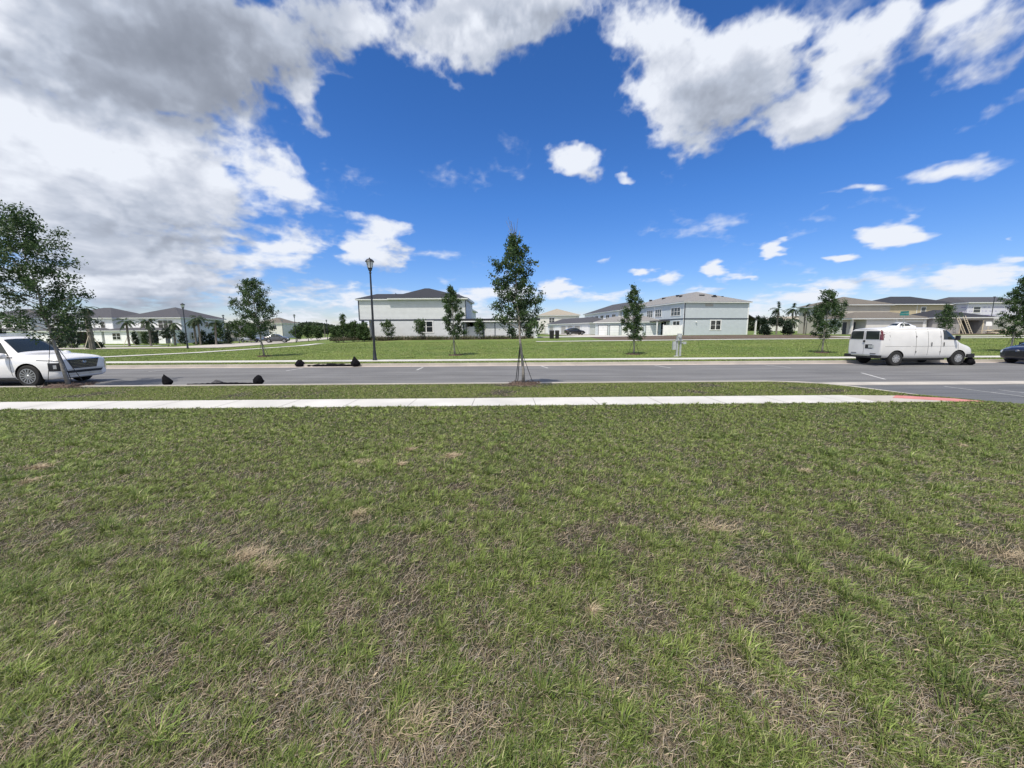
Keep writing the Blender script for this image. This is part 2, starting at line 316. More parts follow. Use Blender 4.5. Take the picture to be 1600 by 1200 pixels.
# ================================================================ GROUND
S_SW0,S_SW1=8.80,10.0; S_C0,S_C1=13.15,13.30; S_R1=21.4; S_G1=21.85; S_K1=22.0; S_F0,S_F1=23.1,24.5
ZL,ZV,ZR=-.10,-.15,-.30
def groundmat(name,c1,c2,c3,sc=(.35,2.2,22),rough=.95,bump=.6):
    m,nt,b=newmat(name); N=nt.nodes; L=nt.links; tc=N.new('ShaderNodeTexCoord'); b.inputs['Roughness'].default_value=rough; b.inputs['Specular IOR Level'].default_value=.2
    def nz(s,d): 
        n=N.new('ShaderNodeTexNoise'); n.inputs['Scale'].default_value=s; n.inputs['Detail'].default_value=d; L.new(tc.outputs['Object'],n.inputs['Vector']); return n.outputs['Fac']
    a,bn,f=nz(sc[0],4),nz(sc[1],6),nz(sc[2],5)
    r1=N.new('ShaderNodeValToRGB'); r1.color_ramp.elements[0].position=.4; r1.color_ramp.elements[1].position=.62; r1.color_ramp.elements[0].color=(*c1,1); r1.color_ramp.elements[1].color=(*c2,1); L.new(a,r1.inputs[0])
    mx=N.new('ShaderNodeMixRGB'); q=N.new('ShaderNodeMapRange'); q.inputs[1].default_value=.5; q.inputs[2].default_value=.72; L.new(bn,q.inputs[0]); L.new(q.outputs[0],mx.inputs[0]); L.new(r1.outputs[0],mx.inputs[1]); mx.inputs[2].default_value=(*c3,1)
    m2=N.new('ShaderNodeMixRGB'); m2.blend_type='MULTIPLY'; m2.inputs[0].default_value=.8; r2=N.new('ShaderNodeValToRGB'); r2.color_ramp.elements[0].position=.3; r2.color_ramp.elements[1].position=.75; r2.color_ramp.elements[0].color=(.45,.45,.45,1); r2.color_ramp.elements[1].color=(1.25,1.25,1.25,1)
    L.new(f,r2.inputs[0]); L.new(mx.outputs[0],m2.inputs[1]); L.new(r2.outputs[0],m2.inputs[2]); L.new(m2.outputs[0],b.inputs['Base Color'])
    bp=N.new('ShaderNodeBump'); bp.inputs['Strength'].default_value=bump; bp.inputs['Distance'].default_value=.03; L.new(f,bp.inputs['Height']); L.new(bp.outputs[0],b.inputs['Normal']); return m
M['soil']=groundmat('thatch_and_soil',(.048,.043,.030),(.042,.056,.022),(.080,.065,.046),(.8,4,60))
M['turf']=groundmat('mown_turf',(.11,.175,.038),(.165,.22,.054),(.19,.20,.085),(.12,.9,9))
M['dirt']=groundmat('bare_brown_earth',(.14,.105,.08),(.11,.085,.06),(.18,.14,.11),(.15,1,9))
M['mulchbed']=groundmat('mulch_bed',(.09,.06,.045),(.12,.08,.06),(.07,.06,.04),(.4,2,12))
def asphalt(name,c):
    m=mat(name,c,.85,.10,.5,bump=.35,bscale=180); nt=m.node_tree; N=nt.nodes; L=nt.links; b=N['Principled BSDF']
    src=b.inputs['Base Color'].links[0].from_socket; tc=N.new('ShaderNodeTexCoord')
    mp=N.new('ShaderNodeMapping'); mp.inputs['Rotation'].default_value=(0,0,-TH); mp.inputs['Scale'].default_value=(.12,1.5,1); L.new(tc.outputs['Object'],mp.inputs['Vector'])
    n=N.new('ShaderNodeTexNoise'); n.inputs['Scale'].default_value=2; n.inputs['Detail'].default_value=7; L.new(mp.outputs[0],n.inputs['Vector'])
    n2=N.new('ShaderNodeTexNoise'); n2.inputs['Scale'].default_value=90; n2.inputs['Detail'].default_value=3; L.new(tc.outputs['Object'],n2.inputs['Vector'])
    a=N.new('ShaderNodeMath'); a.operation='ADD'; L.new(n.outputs[0],a.inputs[0]); L.new(n2.outputs[0],a.inputs[1])
    r=N.new('ShaderNodeMapRange'); r.inputs[1].default_value=.7; r.inputs[2].default_value=1.3; r.inputs[3].default_value=.60; r.inputs[4].default_value=1.30; L.new(a.outputs[0],r.inputs[0])
    v=N.new('ShaderNodeVectorMath'); v.operation='SCALE'; L.new(src,v.inputs[0]); L.new(r.outputs[0],v.inputs['Scale']); L.new(v.outputs[0],b.inputs['Base Color']); return m
M['asphalt']=asphalt('worn_grey_asphalt',(.155,.154,.152)); M['asphalt2']=asphalt('darker_grey_asphalt',(.118,.123,.130))
M['conc']=mat('pale_concrete',(.52,.51,.48),.9,.11,.9,bump=.2,bscale=60,detail=9)
M['conc2']=mat('weathered_concrete',(.43,.40,.355),.9,.12,1.5,bump=.3,bscale=50,detail=9)
M['gutter']=mat('stained_pinkish_concrete',(.44,.385,.345),.9,.14,1.1,bump=.2,bscale=50,detail=9)
M['mat_red']=mat('faded_red_tactile_surface',(.50,.20,.185),.85,.12,3,bump=.3,bscale=50)
M['mark']=mat('worn_white_road_paint',(.43,.43,.42),.8,.3,7,detail=8)
M['joint']=mat('dark_joint_line',(.16,.15,.14),.95,.2,5)  # plain dark colour for the concrete joints
def struct(o): tag(o,kind='structure'); return o
# ---- one base sheet to the horizon (street frame rows)
aa=np.unique(np.concatenate([np.linspace(-120,120,81),[-3200,-1500,-700,-350,-200,200,350,700,1500,3200]]))
ss=np.unique(np.concatenate([[-400,-60,-10,0,10,20,24.3],np.linspace(24.35,60,24),np.linspace(64,130,12),[180,300,600,1200,3200]]))
V=[];
for s in ss:
    for a in aa:
        x,y=W(a,s); V.append((x,y,-.5 if s<24.32 else (ZL-.035 if s<24.36 else H(x,y))))
na=len(aa); i=(np.arange(na-1)[None,:]+np.arange(len(ss)-1)[:,None]*na).ravel()
struct(npmesh('ground',np.array(V),[np.stack([i,i+1,i+1+na,i+na],1)],M['turf'],smooth=False))
# curb-return curve (street frame), where the side street opens on the right
CV=[(7.5,13.30),(9.2,13.25),(10.1,13.0),(10.7,12.5),(11.0,11.8),(11.15,11.0),(11.3,10.2),(11.5,9.5),(11.8,8.8),(12.2,8.1),(12.9,7.0),(13.8,5.6),(15.0,4.0),(18,1.5),(24,-1)]
cs_=np.array(CV)[::-1]
def amax(s): return float(np.interp(s,cs_[:,1],cs_[:,0]))
def prismS(name,poly,z0,z1,m,**k):
    o=MB().prism([W(a,s) for a,s in poly],z0,z1).build(name,m,**k); return struct(o)
def zroll(x,y,a=1.0): return (fbm(x,y,2.6,3,3)-.5)*.10*a+(fbm(x,y,.5,5,2)-.5)*.025*a
def lawn_z(a,s):
    t=np.clip((s-4)/4.5,0,1); t=t*t*(3-2*t); return (ZL+.025)*t+.0*(1-t)+zroll(a,s)*np.clip((S_SW0-.2-s)/1.2,0,1)
# near lawn grid
rows=np.concatenate([[-4,-2,-1],np.linspace(-.5,S_SW0,94)]); nc=241; V=[]
for s in rows:
    am=amax(s)-.16 if s>8.15 else amax(s)-.16
    V.append(np.c_[np.linspace(-32,am,nc),np.full(nc,s)])
V=np.concatenate(V); z=lawn_z(V[:,0],V[:,1]); xy=np.array([W(a,s) for a,s in V])
i=(np.arange(nc-1)[None,:]+np.arange(len(rows)-1)[:,None]*nc).ravel()
struct(npmesh('lawn',np.c_[xy,z],[np.stack([i,i+1,i+1+nc,i+nc],1)],M['soil'],smooth=True))
# sidewalk, its end flares into the ramp
swend=[(9.0,S_SW0),(9.0,S_SW1)]
prismS('sidewalk',[(-32,S_SW0),(9.0,S_SW0),(9.0,S_SW1),(-32,S_SW1)],-.3,ZL,M['conc'])
prismS('sidewalk_ramp',[(9.012,S_SW0-.06),(11.62,S_SW0-.35),(11.66,8.95),(11.35,9.35),(10.6,9.85),(9.012,S_SW1+.02)],-.3,lambda x,y:ZL-.004-.0,M['conc2'])
prismS('tactile_mat',[(10.35,9.86),(11.30,9.36),(11.62,8.86),(11.72,8.5),(11.2,8.55),(10.85,9.05),(9.95,9.55)],-.2,ZL+.006,M['mat_red'])
mb=MB()
for a in np.arange(-31.2,9,1.52):
    for q in [W(a,S_SW0+.02)]: 
        x0,y0=W(a,S_SW0+.01); x1,y1=W(a,S_SW1-.01); mb.add([(x0-.009,y0,ZL+.002),(x0+.009,y0,ZL+.002),(x1+.005,y1,ZL+.002),(x1-.005,y1,ZL+.002)],[(0,1,2,3)])
struct(mb.build('sidewalk_joints',M['joint']))
# verge between sidewalk and curb
vp=[(-32,S_SW1),(9.0,S_SW1+.02),(10.6,9.87),(11.2,9.5)]+[(a-.15*n0,s-.15*n1) for (a,s),(n0,n1) in zip([(11.3,10.2),(11.15,11.0),(11.0,11.8),(10.7,12.5),(10.1,13.0),(9.2,13.25),(7.5,13.3)],[(1,.1),(1,.1),(.97,.25),(.8,.6),(.35,.93),(.1,1),(0,1)])]+[(-32,S_C0)]
def vz(x,y):
    s=AS(x,y)[1]; return float(np.interp(s,[S_SW1,S_C0],[ZL-.02,ZV-.01]))
prismS('grass_verge',vp,-.4,vz,M['soil'])
# curb along the near side and round the corner
cl=[(-32,13.30)]+CV; off=[]
for k,(a,s) in enumerate(cl):
    p=cl[max(k-1,0)]; q=cl[min(k+1,len(cl)-1)]; d=Vector((q[0]-p[0],q[1]-p[1])).normalized(); n=Vector((d.y,-d.x)); off.append((a+n.x*.15,s+n.y*.15))
mb=MB()
for k in range(len(cl)-1):
    q=[W(*cl[k]),W(*cl[k+1]),W(*off[k+1]),W(*off[k])]
    zt=[ZV+.02 if c[1]>9.9 or c[1]<8.4 else -.2 for c in (cl[k],cl[k+1])]; zt=[zt[0],zt[1],zt[1],zt[0]]
    mb.add([(x,y,-.45) for x,y in q]+[(x,y,z_) for (x,y),z_ in zip(q,zt)],[(4,5,6,7),(0,1,5,4),(2,3,7,6)])
struct(mb.build('near_kerb',M['conc2']))
# road, side street, gutters
prismS('side_street',[(4,-6),(60,-6),(60,14.2),(4,14.2)],-.5,ZR-.012,M['asphalt2'])
prismS('road',[(-60,S_C1-.1),(9.5,S_C1-.1),(9.5,13.75),(60,13.75),(60,S_R1+.02),(-60,S_R1+.02)],-.5,ZR,M['asphalt'])
prismS('valley_gutter',[(9.0,13.22),(34,13.0),(34,13.78),(13.0,13.86),(9.0,13.7)],-.4,ZR+.006,M['conc2'])
prismS('far_gutter',[(-60,S_R1),(70,S_R1),(70,S_G1),(-60,S_G1)],-.5,ZR+.008,M['gutter'])
prismS('far_kerb',[(-60,S_G1),(70,S_G1),(70,S_K1),(-60,S_K1)],-.5,ZV,M['conc2'])
prismS('far_verge',[(-60,S_K1),(70,S_K1),(70,S_F0),(-60,S_F0)],-.5,ZV+.0,M['turf'])
prismS('far_sidewalk',[(-60,S_F0),(70,S_F0),(70,24.28),(-60,24.28)],-.5,ZL,M['conc'])
mb=MB()
for a in np.arange(-58,68,3.1):
    x0,y0=W(a,S_G1-.44); x1,y1=W(a,S_K1); mb.add([(x0-.008,y0,ZR+.011),(x0+.008,y0,ZR+.011),(x1+.008,y1-.16,ZR+.011),(x1-.008,y1-.16,ZR+.011)],[(0,1,2,3)])
struct(mb.build('gutter_joints',M['joint']))
# painted parking ticks
def mark(p0,p1,w=.10,z=ZR+.004):
    a,b=PZ(*p0,z),PZ(*p1,z); d=(b-a).normalized(); n=Vector((-d.y,d.x,0))*w/2; 
    return [tuple(a+n),tuple(a-n),tuple(b-n),tuple(b+n)]
def markm(name,lst,w=.1,z=ZR+.004):
    mb=MB()
    for p0,p1 in lst: mb.add(mark(p0,p1,w,z),[(0,1,2,3)])
    return struct(mb.build(name,M['mark']))
markm('parking_ticks',[((232,580.5),(272,577)),((447,579.3),(474,575)),((651,578.2),(661,573.8)),((846,571.9),(856,575.2)),((1023,571),(1048,574.8)),((1195,570.3),(1236,574.2)),((1346,582.5),(1383,592.6))])
markm('faint_street_lines',[((1475,603.5),(1600,619.5)),((1560,609),(1600,613.5)),((1560,586.5),(1600,589.5))],.055,ZR-.007)
# strips and streets beyond the far lawn, draped on the terrain
def drape(name,poly,m,dz=.03,step=3.0):
    """polygon given as centre line [(x,y)] + width"""
    pts,w=poly; mb=MB(); P=[]
    for k in range(len(pts)-1):
        a,b=Vector(pts[k]),Vector(pts[k+1]); n=max(1,int((b-a).length/step))
        for j in range(n): P.append(a+(b-a)*j/n)
    P.append(Vector(pts[-1])); vs=[]; nw=5
    for k,p in enumerate(P):
        d=(P[min(k+1,len(P)-1)]-P[max(k-1,0)]).normalized(); n=Vector((-d.y,d.x))
        for j in range(nw):
            q=p+n*w*(j/(nw-1)-.5); vs.append((q.x,q.y,H(q.x,q.y)+dz))
    fs=[(k*nw+j,k*nw+j+1,(k+1)*nw+j+1,(k+1)*nw+j) for k in range(len(P)-1) for j in range(nw-1)]
    return struct(mb.add(vs,fs).build(name,m))
drape('path',([(PX(150,28.3),28.3),(PX(300,33.5),33.5),(PX(470,47),47),(PX(500,58),58)],1.5),M['conc'],.035)
drape('estate_street',([(-150,56),(-52,56)],8),M['conc2'],.045)
drape('estate_cross_street',([(-46,53),(-50,75),(-59,110),(-72,170)],10),M['conc2'],.06)
drape('estate_sidewalk',([(-150,67),(-60,67)],3),M['conc'],.04)
drape('back_path',([(3,47.6),(30,47.9),(75,48.5)],1.3),M['conc'],.035)
drape('alley',([(4,66),(16,62),(13,120)],7),M['conc2'],.05)
drape('driveway',([(7,66),(26,66.5)],9),M['conc'],.06)
drape('bare_earth',([(12,56.5),(48,57.2)],15),M['dirt'],.02)
drape('bare_earth_lot',([(55,62),(110,63.5)],9),M['dirt'],.02)
drape('new_street',([(44,52.5),(120,53.5)],3.0),M['conc2'],.045)
drape('mulch_border',([(-27,58.2),(2,58.2)],3.6),M['mulchbed'],.03)
# ================================================================ GRASS
def grass_mat(name):
    m,nt,b=newmat(name); N=nt.nodes; L=nt.links; at=N.new('ShaderNodeAttribute'); at.attribute_name='Col'
    L.new(at.outputs['Color'],b.inputs['Base Color']); b.inputs['Roughness'].default_value=.55; b.inputs['Specular IOR Level'].default_value=.3
    t=N.new('ShaderNodeBsdfTranslucent'); L.new(at.outputs['Color'],t.inputs['Color']); mx=N.new('ShaderNodeMixShader'); mx.inputs[0].default_value=.25
    L.new(b.outputs[0],mx.inputs[1]); L.new(t.outputs[0],mx.inputs[2]); L.new(mx.outputs[0],N['Material Output'].inputs['Surface']); return m
M['grass']=grass_mat('grass_blades')
def blades(a,s,z,h,w,lean,col,azi=None):
    """vectorised blades; a,s street frame; lean 0 upright..1 lying"""
    n=len(a); x=a*CT-s*ST; y=a*ST+s*CT
    az=rng.random(n)*2*np.pi if azi is None else azi
    d=np.c_[np.cos(az),np.sin(az)]; p=np.c_[-np.sin(az),np.cos(az)]; p*= (w/2)[:,None]
    tw=rng.normal(0,.5,n); c,s_=np.cos(tw),np.sin(tw)
    h1=h*.55*(1-lean*.75); r1=h*.55*lean*.9; h2=h*(1-lean*.88)*.92; r2=h*(.25+lean*.85)
    base=np.c_[x,y]
    V=np.empty((n,5,3)); 
    V[:,0,:2]=base-p; V[:,1,:2]=base+p; V[:,0,2]=V[:,1,2]=z-.005
    mid=base+d*r1[:,None]; V[:,2,:2]=mid-p*.8; V[:,3,:2]=mid+p*.8; V[:,2,2]=z+h1-w*.25; V[:,3,2]=z+h1+w*.25
    V[:,4,:2]=base+d*r2[:,None]; V[:,4,2]=z+np.maximum(h2,.004)
    i=np.arange(n)*5
    q=np.stack([i,i+1,i+3,i+2],1); t=np.stack([i+2,i+3,i+4],1)
    return V.reshape(-1,3),q,t,np.repeat(col,5,0)
def combine(name,parts,label):
    V=[];Q=[];T=[];C=[];o=0
    for v,q,t,c in parts: V.append(v);Q.append(q+o);T.append(t+o);C.append(c);o+=len(v)
    ob=npmesh(name,np.concatenate(V),[np.concatenate(Q),np.concatenate(T)],M['grass'],colour=np.concatenate(C)); tag(ob,label,'grass',kind='stuff'); return ob
def green(n,a,s,bias=0):
    g1=np.array([.078,.135,.028]); g2=np.array([.275,.335,.085]); g3=np.array([.36,.36,.18])
    t=np.clip(rng.random(n)*.75+fbm(a,s,1.3,61,3)*.5-.12+bias,0,1)[:,None]; c=g1*(1-t)+g2*t
    y=(rng.random(n)<.12)[:,None]; c=np.where(y,g3,c); return c*(.6+.7*rng.random(n))[:,None]
def straw(n):
    k=rng.random(n)[:,None]; k=k**.8; c=np.array([.56,.46,.32])*(1-k)+np.array([.13,.098,.065])*k
    g=(rng.random(n)<.3)[:,None]; c=np.where(g,np.array([.34,.30,.25]),c); return c*(.7+.6*rng.random(n))[:,None]
# visible wedge of the near lawn sampled with density ~ 1/distance
def sample(n,s0,s1,amx,power=1.0):
    u=rng.random(n); s=s0*(s1/s0)**(u**power)          # log distribution -> density falls with distance^2 per area
    half=np.minimum(1.42*(s+.2)+2.2,30); a=(rng.random(n)*2-1)*half; k=a<amx(s)-.2; return a[k],s[k]
am=lambda s: np.interp(s,cs_[:,1],cs_[:,0])
def patch(a,s):      # 0 dry .. 1 lush ; drier to the front, lusher towards the pavement
    p=.5+((fbm(a,s,.75,71,4)-.5)*.24+(fbm(a,s,.16,72,3)-.5)*.85)*np.clip(1.25-s/11,.4,1)
    trend=np.interp(s,[1,3.0,4.5,6.5,9],[-.02,.02,.09,.22,.36])
    for (x,y,r) in [(385,870,.28),(100,990,.18),(1130,830,.22),(640,1120,.35),(470,1140,.35),(60,735,.16),(1575,870,.35),(700,715,.2),(1400,850,.25),(330,1060,.3),(1250,1120,.4)]:
        q=PZ(x,y,0); qa,qs=AS(q.x,q.y); p=p-.13*np.exp(-((a-qa)**2+(s-qs)**2)/r**2)
    return p+trend
parts=[]
# dry thatch lying flat
a,s=sample(330000,.9,S_SW0-.02,am); p=patch(a,s); k=rng.random(len(a))<np.clip(1.45-1.5*p,.3,1); a,s=a[k],s[k]; n=len(a)
z=lawn_z(a,s); ds=np.maximum(1,s/2.6)
parts.append(blades(a,s,z+.002,rng.uniform(.03,.085,n),.0019*ds*rng.uniform(.7,1.5,n),rng.uniform(.62,1.0,n),straw(n)))
# fine green blades
a,s=sample(810000,.9,S_SW0+.01,am); p=patch(a,s); k=rng.random(len(a))<np.clip((p-.27)*3.0,.12,1); a,s=a[k],s[k]; n=len(a); p=p[k]
z=lawn_z(a,s); ds=np.maximum(1,s/2.6)
parts.append(blades(a,s,z,rng.uniform(.022,.055,n)*(.75+.5*np.clip(p,0,1)),.0024*ds*rng.uniform(.7,1.3,n),rng.uniform(.25,.95,n),green(n,a,s)))
# coarse tufts
def tufts(nt_,s0,s1,hr,spread,per,amx=am,zf=lawn_z,thr=.40,wr=.0042,bias=.05):
    a0,s0_=sample(nt_,s0,s1,amx); p=patch(a0,s0_); k=rng.random(len(a0))<np.clip((p-thr)*4.5+.15,.04,1); a0,s0_=a0[k],s0_[k]; m_=len(a0)
    sz=rng.gamma(3,.33,m_); cnt=np.maximum(4,(per*sz*rng.uniform(.5,1.3,m_))).astype(int); idx=np.repeat(np.arange(m_),cnt); n=len(idx)
    az=rng.random(n)*2*np.pi; r=np.abs(rng.normal(0,spread,n))*np.sqrt(sz[idx]); a=a0[idx]+r*np.cos(az); s=s0_[idx]+r*np.sin(az)
    tone=(rng.random(m_)*.5-.25)[idx]; c=green(n,a,s,bias); c=c*(1+tone)[:,None]; ds=np.maximum(1,s/3.0)
    k=a<amx(s)-.1; ln=np.clip(rng.uniform(.15,.85,n),0,1)
    return blades(a[k],s[k],zf(a[k],s[k]),(rng.uniform(*hr,n)*np.sqrt(np.clip(sz[idx],.3,2)))[k],(wr*ds*rng.uniform(.7,1.3,n))[k],ln[k],c[k],azi=(az+rng.normal(0,.5,n))[k])
parts.append(tufts(21500,.95,S_SW0,(.03,.075),.016,20,wr=.0032))
parts.append(tufts(2200,.95,6,(.06,.12),.035,26,thr=.47,wr=.0040,bias=-.1))
a,s=sample(1500,.95,S_SW0-.1,am); n=len(a)
parts.append(blades(a,s,lawn_z(a,s)+.015,rng.uniform(.012,.03,n),rng.uniform(.004,.010,n),rng.uniform(.6,1,n),np.array([.48,.38,.26])*rng.uniform(.35,1.25,n)[:,None]))
# dry straw clumps that stand out pale
for (x,y,r,n) in [(60,730,.14,260),(45,752,.12,120),(705,712,.12,260),(625,725,.06,110),(640,700,.08,100),(385,868,.18,300),(560,802,.09,160),(925,958,.03,60),(1255,732,.09,90),(645,1130,.16,220),(560,720,.2,120),(1120,825,.25,250),(1500,690,.1,80),(420,885,.12,200),(1580,868,.3,300)]:
    q=PZ(x,y,0.02); qa,qs=AS(q.x,q.y); az=rng.random(n)*2*np.pi; rr=np.abs(rng.normal(0,r*.6,n)); a=qa+rr*np.cos(az); s=qs+rr*.7*np.sin(az); k=(s<S_SW0-.05)&(s>.8); n=k.sum(); a,s=a[k],s[k]
    parts.append(blades(a,s,lawn_z(a,s)+.004,rng.uniform(.05,.12,n),.003*np.maximum(1,s/2.8),rng.uniform(.5,.97,n),np.array([.43,.35,.235])*(.7+.6*rng.random(n))[:,None]))
combine('grass',parts,'patchy green and dry straw coloured grass in front of the sidewalk')
# verge
def flat(zc): return lambda a,s: np.full(len(a),zc)
vzf=lambda a,s: np.interp(s,[S_SW1,S_C0],[ZL-.02,ZV-.01])
n=210000; s=rng.uniform(S_SW1-.02,S_C0-.05,n); a=rng.uniform(-20,11.3,n)
lim=np.interp(s,[9.9,10.3,11,11.8,12.5,13.0,13.3],[10.9,11.05,10.95,10.8,10.45,9.6,8.6]); near=rng.random(n)<1.0; k=(a<lim); a,s=a[k],s[k]; n=len(a)
p=fbm(a,s,1.1,81,4)
q=[AS(*PZ(x,y,ZV)[:2]) for x,y in ((140,606),(818,601),(95,604))]
for (qa,qs) in q: p=p-.5*np.exp(-(((a-qa)/.9)**2+((s-qs)/.45)**2))
k=rng.random(n)<np.clip((p-.22)*4,.05,1); a,s,p=a[k],s[k],p[k]; n=len(a)
pv=[blades(a,s,vzf(a,s),rng.uniform(.022,.055,n),.009*rng.uniform(.7,1.3,n),rng.uniform(.2,.85,n),green(n,a,s)*np.array([1.0,1.0,.9]))]
n=26000; s=rng.uniform(S_SW1,S_C0,n); a=rng.uniform(-20,11.0,n); k=a<np.interp(s,[9.9,10.3,11,11.8,12.5,13.0,13.3],[10.9,11.05,10.95,10.8,10.45,9.6,8.6]); a,s=a[k],s[k]; n=len(a)
pv.append(blades(a,s,vzf(a,s),rng.uniform(.03,.07,n),np.full(n,.009),rng.uniform(.7,1,n),straw(n)))
# tufts creeping between the ramp and the kerb
n=5000; t=rng.random(n); a=np.interp(t,[0,.5,1],[11.0,11.55,11.95])+rng.normal(0,.05,n); s=np.interp(t,[0,.5,1],[9.95,9.15,8.3])+rng.normal(0,.06,n)
pv.append(blades(a,s,np.full(n,ZL-.02),rng.uniform(.03,.07,n),np.full(n,.008),rng.uniform(.3,.9,n),green(n,a,s)))
combine('verge_grass',pv,'green grass of the narrow verge between sidewalk and road')
# far verge and far lawn
pf=[]
n=70000; s=rng.uniform(S_K1+.02,S_F0,n); a=rng.uniform(-34,36,n)
pf.append(blades(a,s,np.full(n,ZV),rng.uniform(.03,.07,n),np.full(n,.022),rng.uniform(.2,.8,n),green(n,a,s)))
n=330000; u=rng.random(n); s=24.3*(50/24.3)**u; a=(rng.random(n)*2-1)*(s*1.42); x=a*CT-s*ST; y=a*ST+s*CT
t=np.clip((s-24.7)/34,0,1); z=-.13+(np.interp(x,[-60,-40,-16,-5,30,90],[-.6,-.55,.42,.45,.75,.8])+.13)*t
pf.append(blades(a,s,z-.01,rng.uniform(.03,.075,n),.0011*s*rng.uniform(.7,1.3,n),rng.uniform(.2,.8,n),green(n,a,s,.1+(fbm(a,s*3,5,91,4)-.5)*1.3)))
combine('lawn_grass',pf,'mown green grass of the wide lawn beyond the road')
# ================================================================ BUILDINGS
def V3(*a): return Vector(a)
FR=(V3(1,0,0),V3(0,-1,0)); 
class B:
    """building in its own frame: x along the front, y away from the viewer, z up"""
    def __init__(s,name,label,cat,x,y,rz=0,z=None,group=None):
        z=H(x,y) if z is None else z; s.r=thing(name,label,cat,(x,y,z-.02),rz,group)
    def box(s,name,m,*a):
        return MB().box(*a).build(name,M[m],s.r)
    def walls(s,m,boxes,name='wall'):
        mb=MB(); [mb.box(*b) for b in boxes]; return mb.build(name,M[m],s.r)
    def hip(s,x0,x1,y0,y1,z,rise,m,oh=.45,ridge=None,gable=None,th=.2,name='roof'):
        X0,X1,Y0,Y1=x0-oh,x1+oh,y0-oh,y1+oh; w,d=X1-X0,Y1-Y0; h=min(w,d)/2
        if ridge is None:
            ridge=((X0+h,(Y0+Y1)/2),(X1-h,(Y0+Y1)/2)) if w>=d else (((X0+X1)/2,Y0+h),((X0+X1)/2,Y1-h))
        (ax,ay),(bx,by)=ridge; zt=z+th; e=.04
        vs=[(X0-e,Y0-e,zt),(X1+e,Y0-e,zt),(X1+e,Y1+e,zt),(X0-e,Y1+e,zt),(ax,ay,zt+rise),(bx,by,zt+rise)]
        fs=[(0,1,5,4),(2,3,4,5),(1,2,5),(3,0,4),(0,3,2,1)] if abs(ax-bx)>=abs(ay-by) else [(0,1,4),(1,2,5,4),(2,3,5),(3,0,4,5),(0,3,2,1)]
        r=MB().add(vs,fs).build(name,M[m],s.r)
        f=MB().box(X0,X1,Y0,Y1,z,zt-.004).build('eaves',M['trimw'],r); return r
    def face(s,f,k):
        if f=='f': return V3(0,k,0),V3(1,0,0),V3(0,-1,0)
        if f=='l': return V3(k,0,0),V3(0,1,0),V3(-1,0,0)
        if f=='r': return V3(k,0,0),V3(0,1,0),V3(1,0,0)
    def win(s,f,k,u,z,w,h,cols=1,tr='trimw',name='window',wd=.09):
        o,U,n=s.face(f,k); mb=MB(); t=wd
        mb.obox(o,U,n,u-t,u+w+t,z-t,z,0,.05).obox(o,U,n,u-t,u+w+t,z+h,z+h+t,0,.05)
        for c in range(cols+1):
            x=u+w*c/cols; mb.obox(o,U,n,x-t/2,x+t/2,z,z+h,0,.045)
        mb.obox(o,U,n,u,u+w,z+h/2-.025,z+h/2+.025,0,.04)
        fr=mb.build(name,M[tr],s.r); MB().obox(o,U,n,u,u+w,z,z+h,.003,.018).build('pane',M['glass'],fr); return fr
    def gdoor(s,f,k,u,w,h=2.15,m='garage',tr='trimd'):
        o,U,n=s.face(f,k); mb=MB().obox(o,U,n,u-.08,u,0,h+.08,0,.05).obox(o,U,n,u+w,u+w+.08,0,h+.08,0,.05).obox(o,U,n,u,u+w,h,h+.08,0,.05)
        fr=mb.build('garage_door',M[m],s.r); mm=MB()
        for q in range(4): mm.obox(o,U,n,u,u+w,h*q/4+.012,h*(q+1)/4-.012,.006,.03)
        fr.data.materials[0]=M[tr]; mm.build('door_panel',M[m],fr); return fr
    def door(s,f,k,u,w=.95,h=2.1,m='trimd'):
        o,U,n=s.face(f,k); fr=MB().obox(o,U,n,u,u+w,0,h,.002,.04).build('door',M[m],s.r)
        MB().obox(o,U,n,u+w*.84,u+w*.9,.95,1.07,.04,.09).build('handle',M['chrome'],fr)
    def trim(s,f,k,a0,a1,z0,z1,m='trimd',name='trim',d=.035):
        o,U,n=s.face(f,k); return MB().obox(o,U,n,a0,a1,z0,z1,0,d).build(name,M[m],s.r)
    def col(s,x,y,z1,w=.25,m='trimw',z0=0): return MB().box(x-w/2,x+w/2,y-w/2,y+w/2,z0,z1).box(x-w*.7,x+w*.7,y-w*.7,y+w*.7,z0,z0+.18).build('column',M[m],s.r)
# --- left: three white two-storey houses beyond the estate street
def estate(name,label,x0,x1,Y,wins,porch,side=True,roof='roofm',depth=12.5,rise=2.5,low=None):
    b=B(name,label,'house',x0,Y,0,z=H(-70,Y)); w=x1-x0
    b.walls('white',[(0,w,0,depth,0,5.4)]); 
    b.walls('grey',[(w+.002,w+.06,.05,depth-.05,0,5.38)],'side_shade_sheet') if side else None  # grey sheet over the white siding paints the side in shade
    b.hip(0,w,0,depth,5.35,rise,roof)
    for (u,z,ww,h,c) in wins: b.win('f',0,u,z,ww,h,c)
    l0,l1=low or (0,w)
    # one-storey front wing with a porch
    px0,px1=porch
    b.walls('white',[(l0,px0,-2.6,-.003,0,2.65)],'wing_wall'); b.walls('white',[(px1,l1,-2.6,-.003,0,2.65)],'wing_wall')
    b.hip(l0,l1,-2.6,-.45,2.62,.55,roof,oh=.35,ridge=((l0+1.5,-.3),(l1-1.5,-.3)),name='porch_roof')
    b.box('porch_shade_sheet','shade_fill',px0+.3,px1-.3,-.06,-.005,0,2.5)  # dark sheet paints the porch shade in front of the wall
    for x in np.linspace(px0,px1,3)[1:-1]: b.col(x,-2.4,2.6,.3)
    b.door('f',-.07,px0+.8)
    return b
xc=lambda px,Y: PX(px,Y,500)
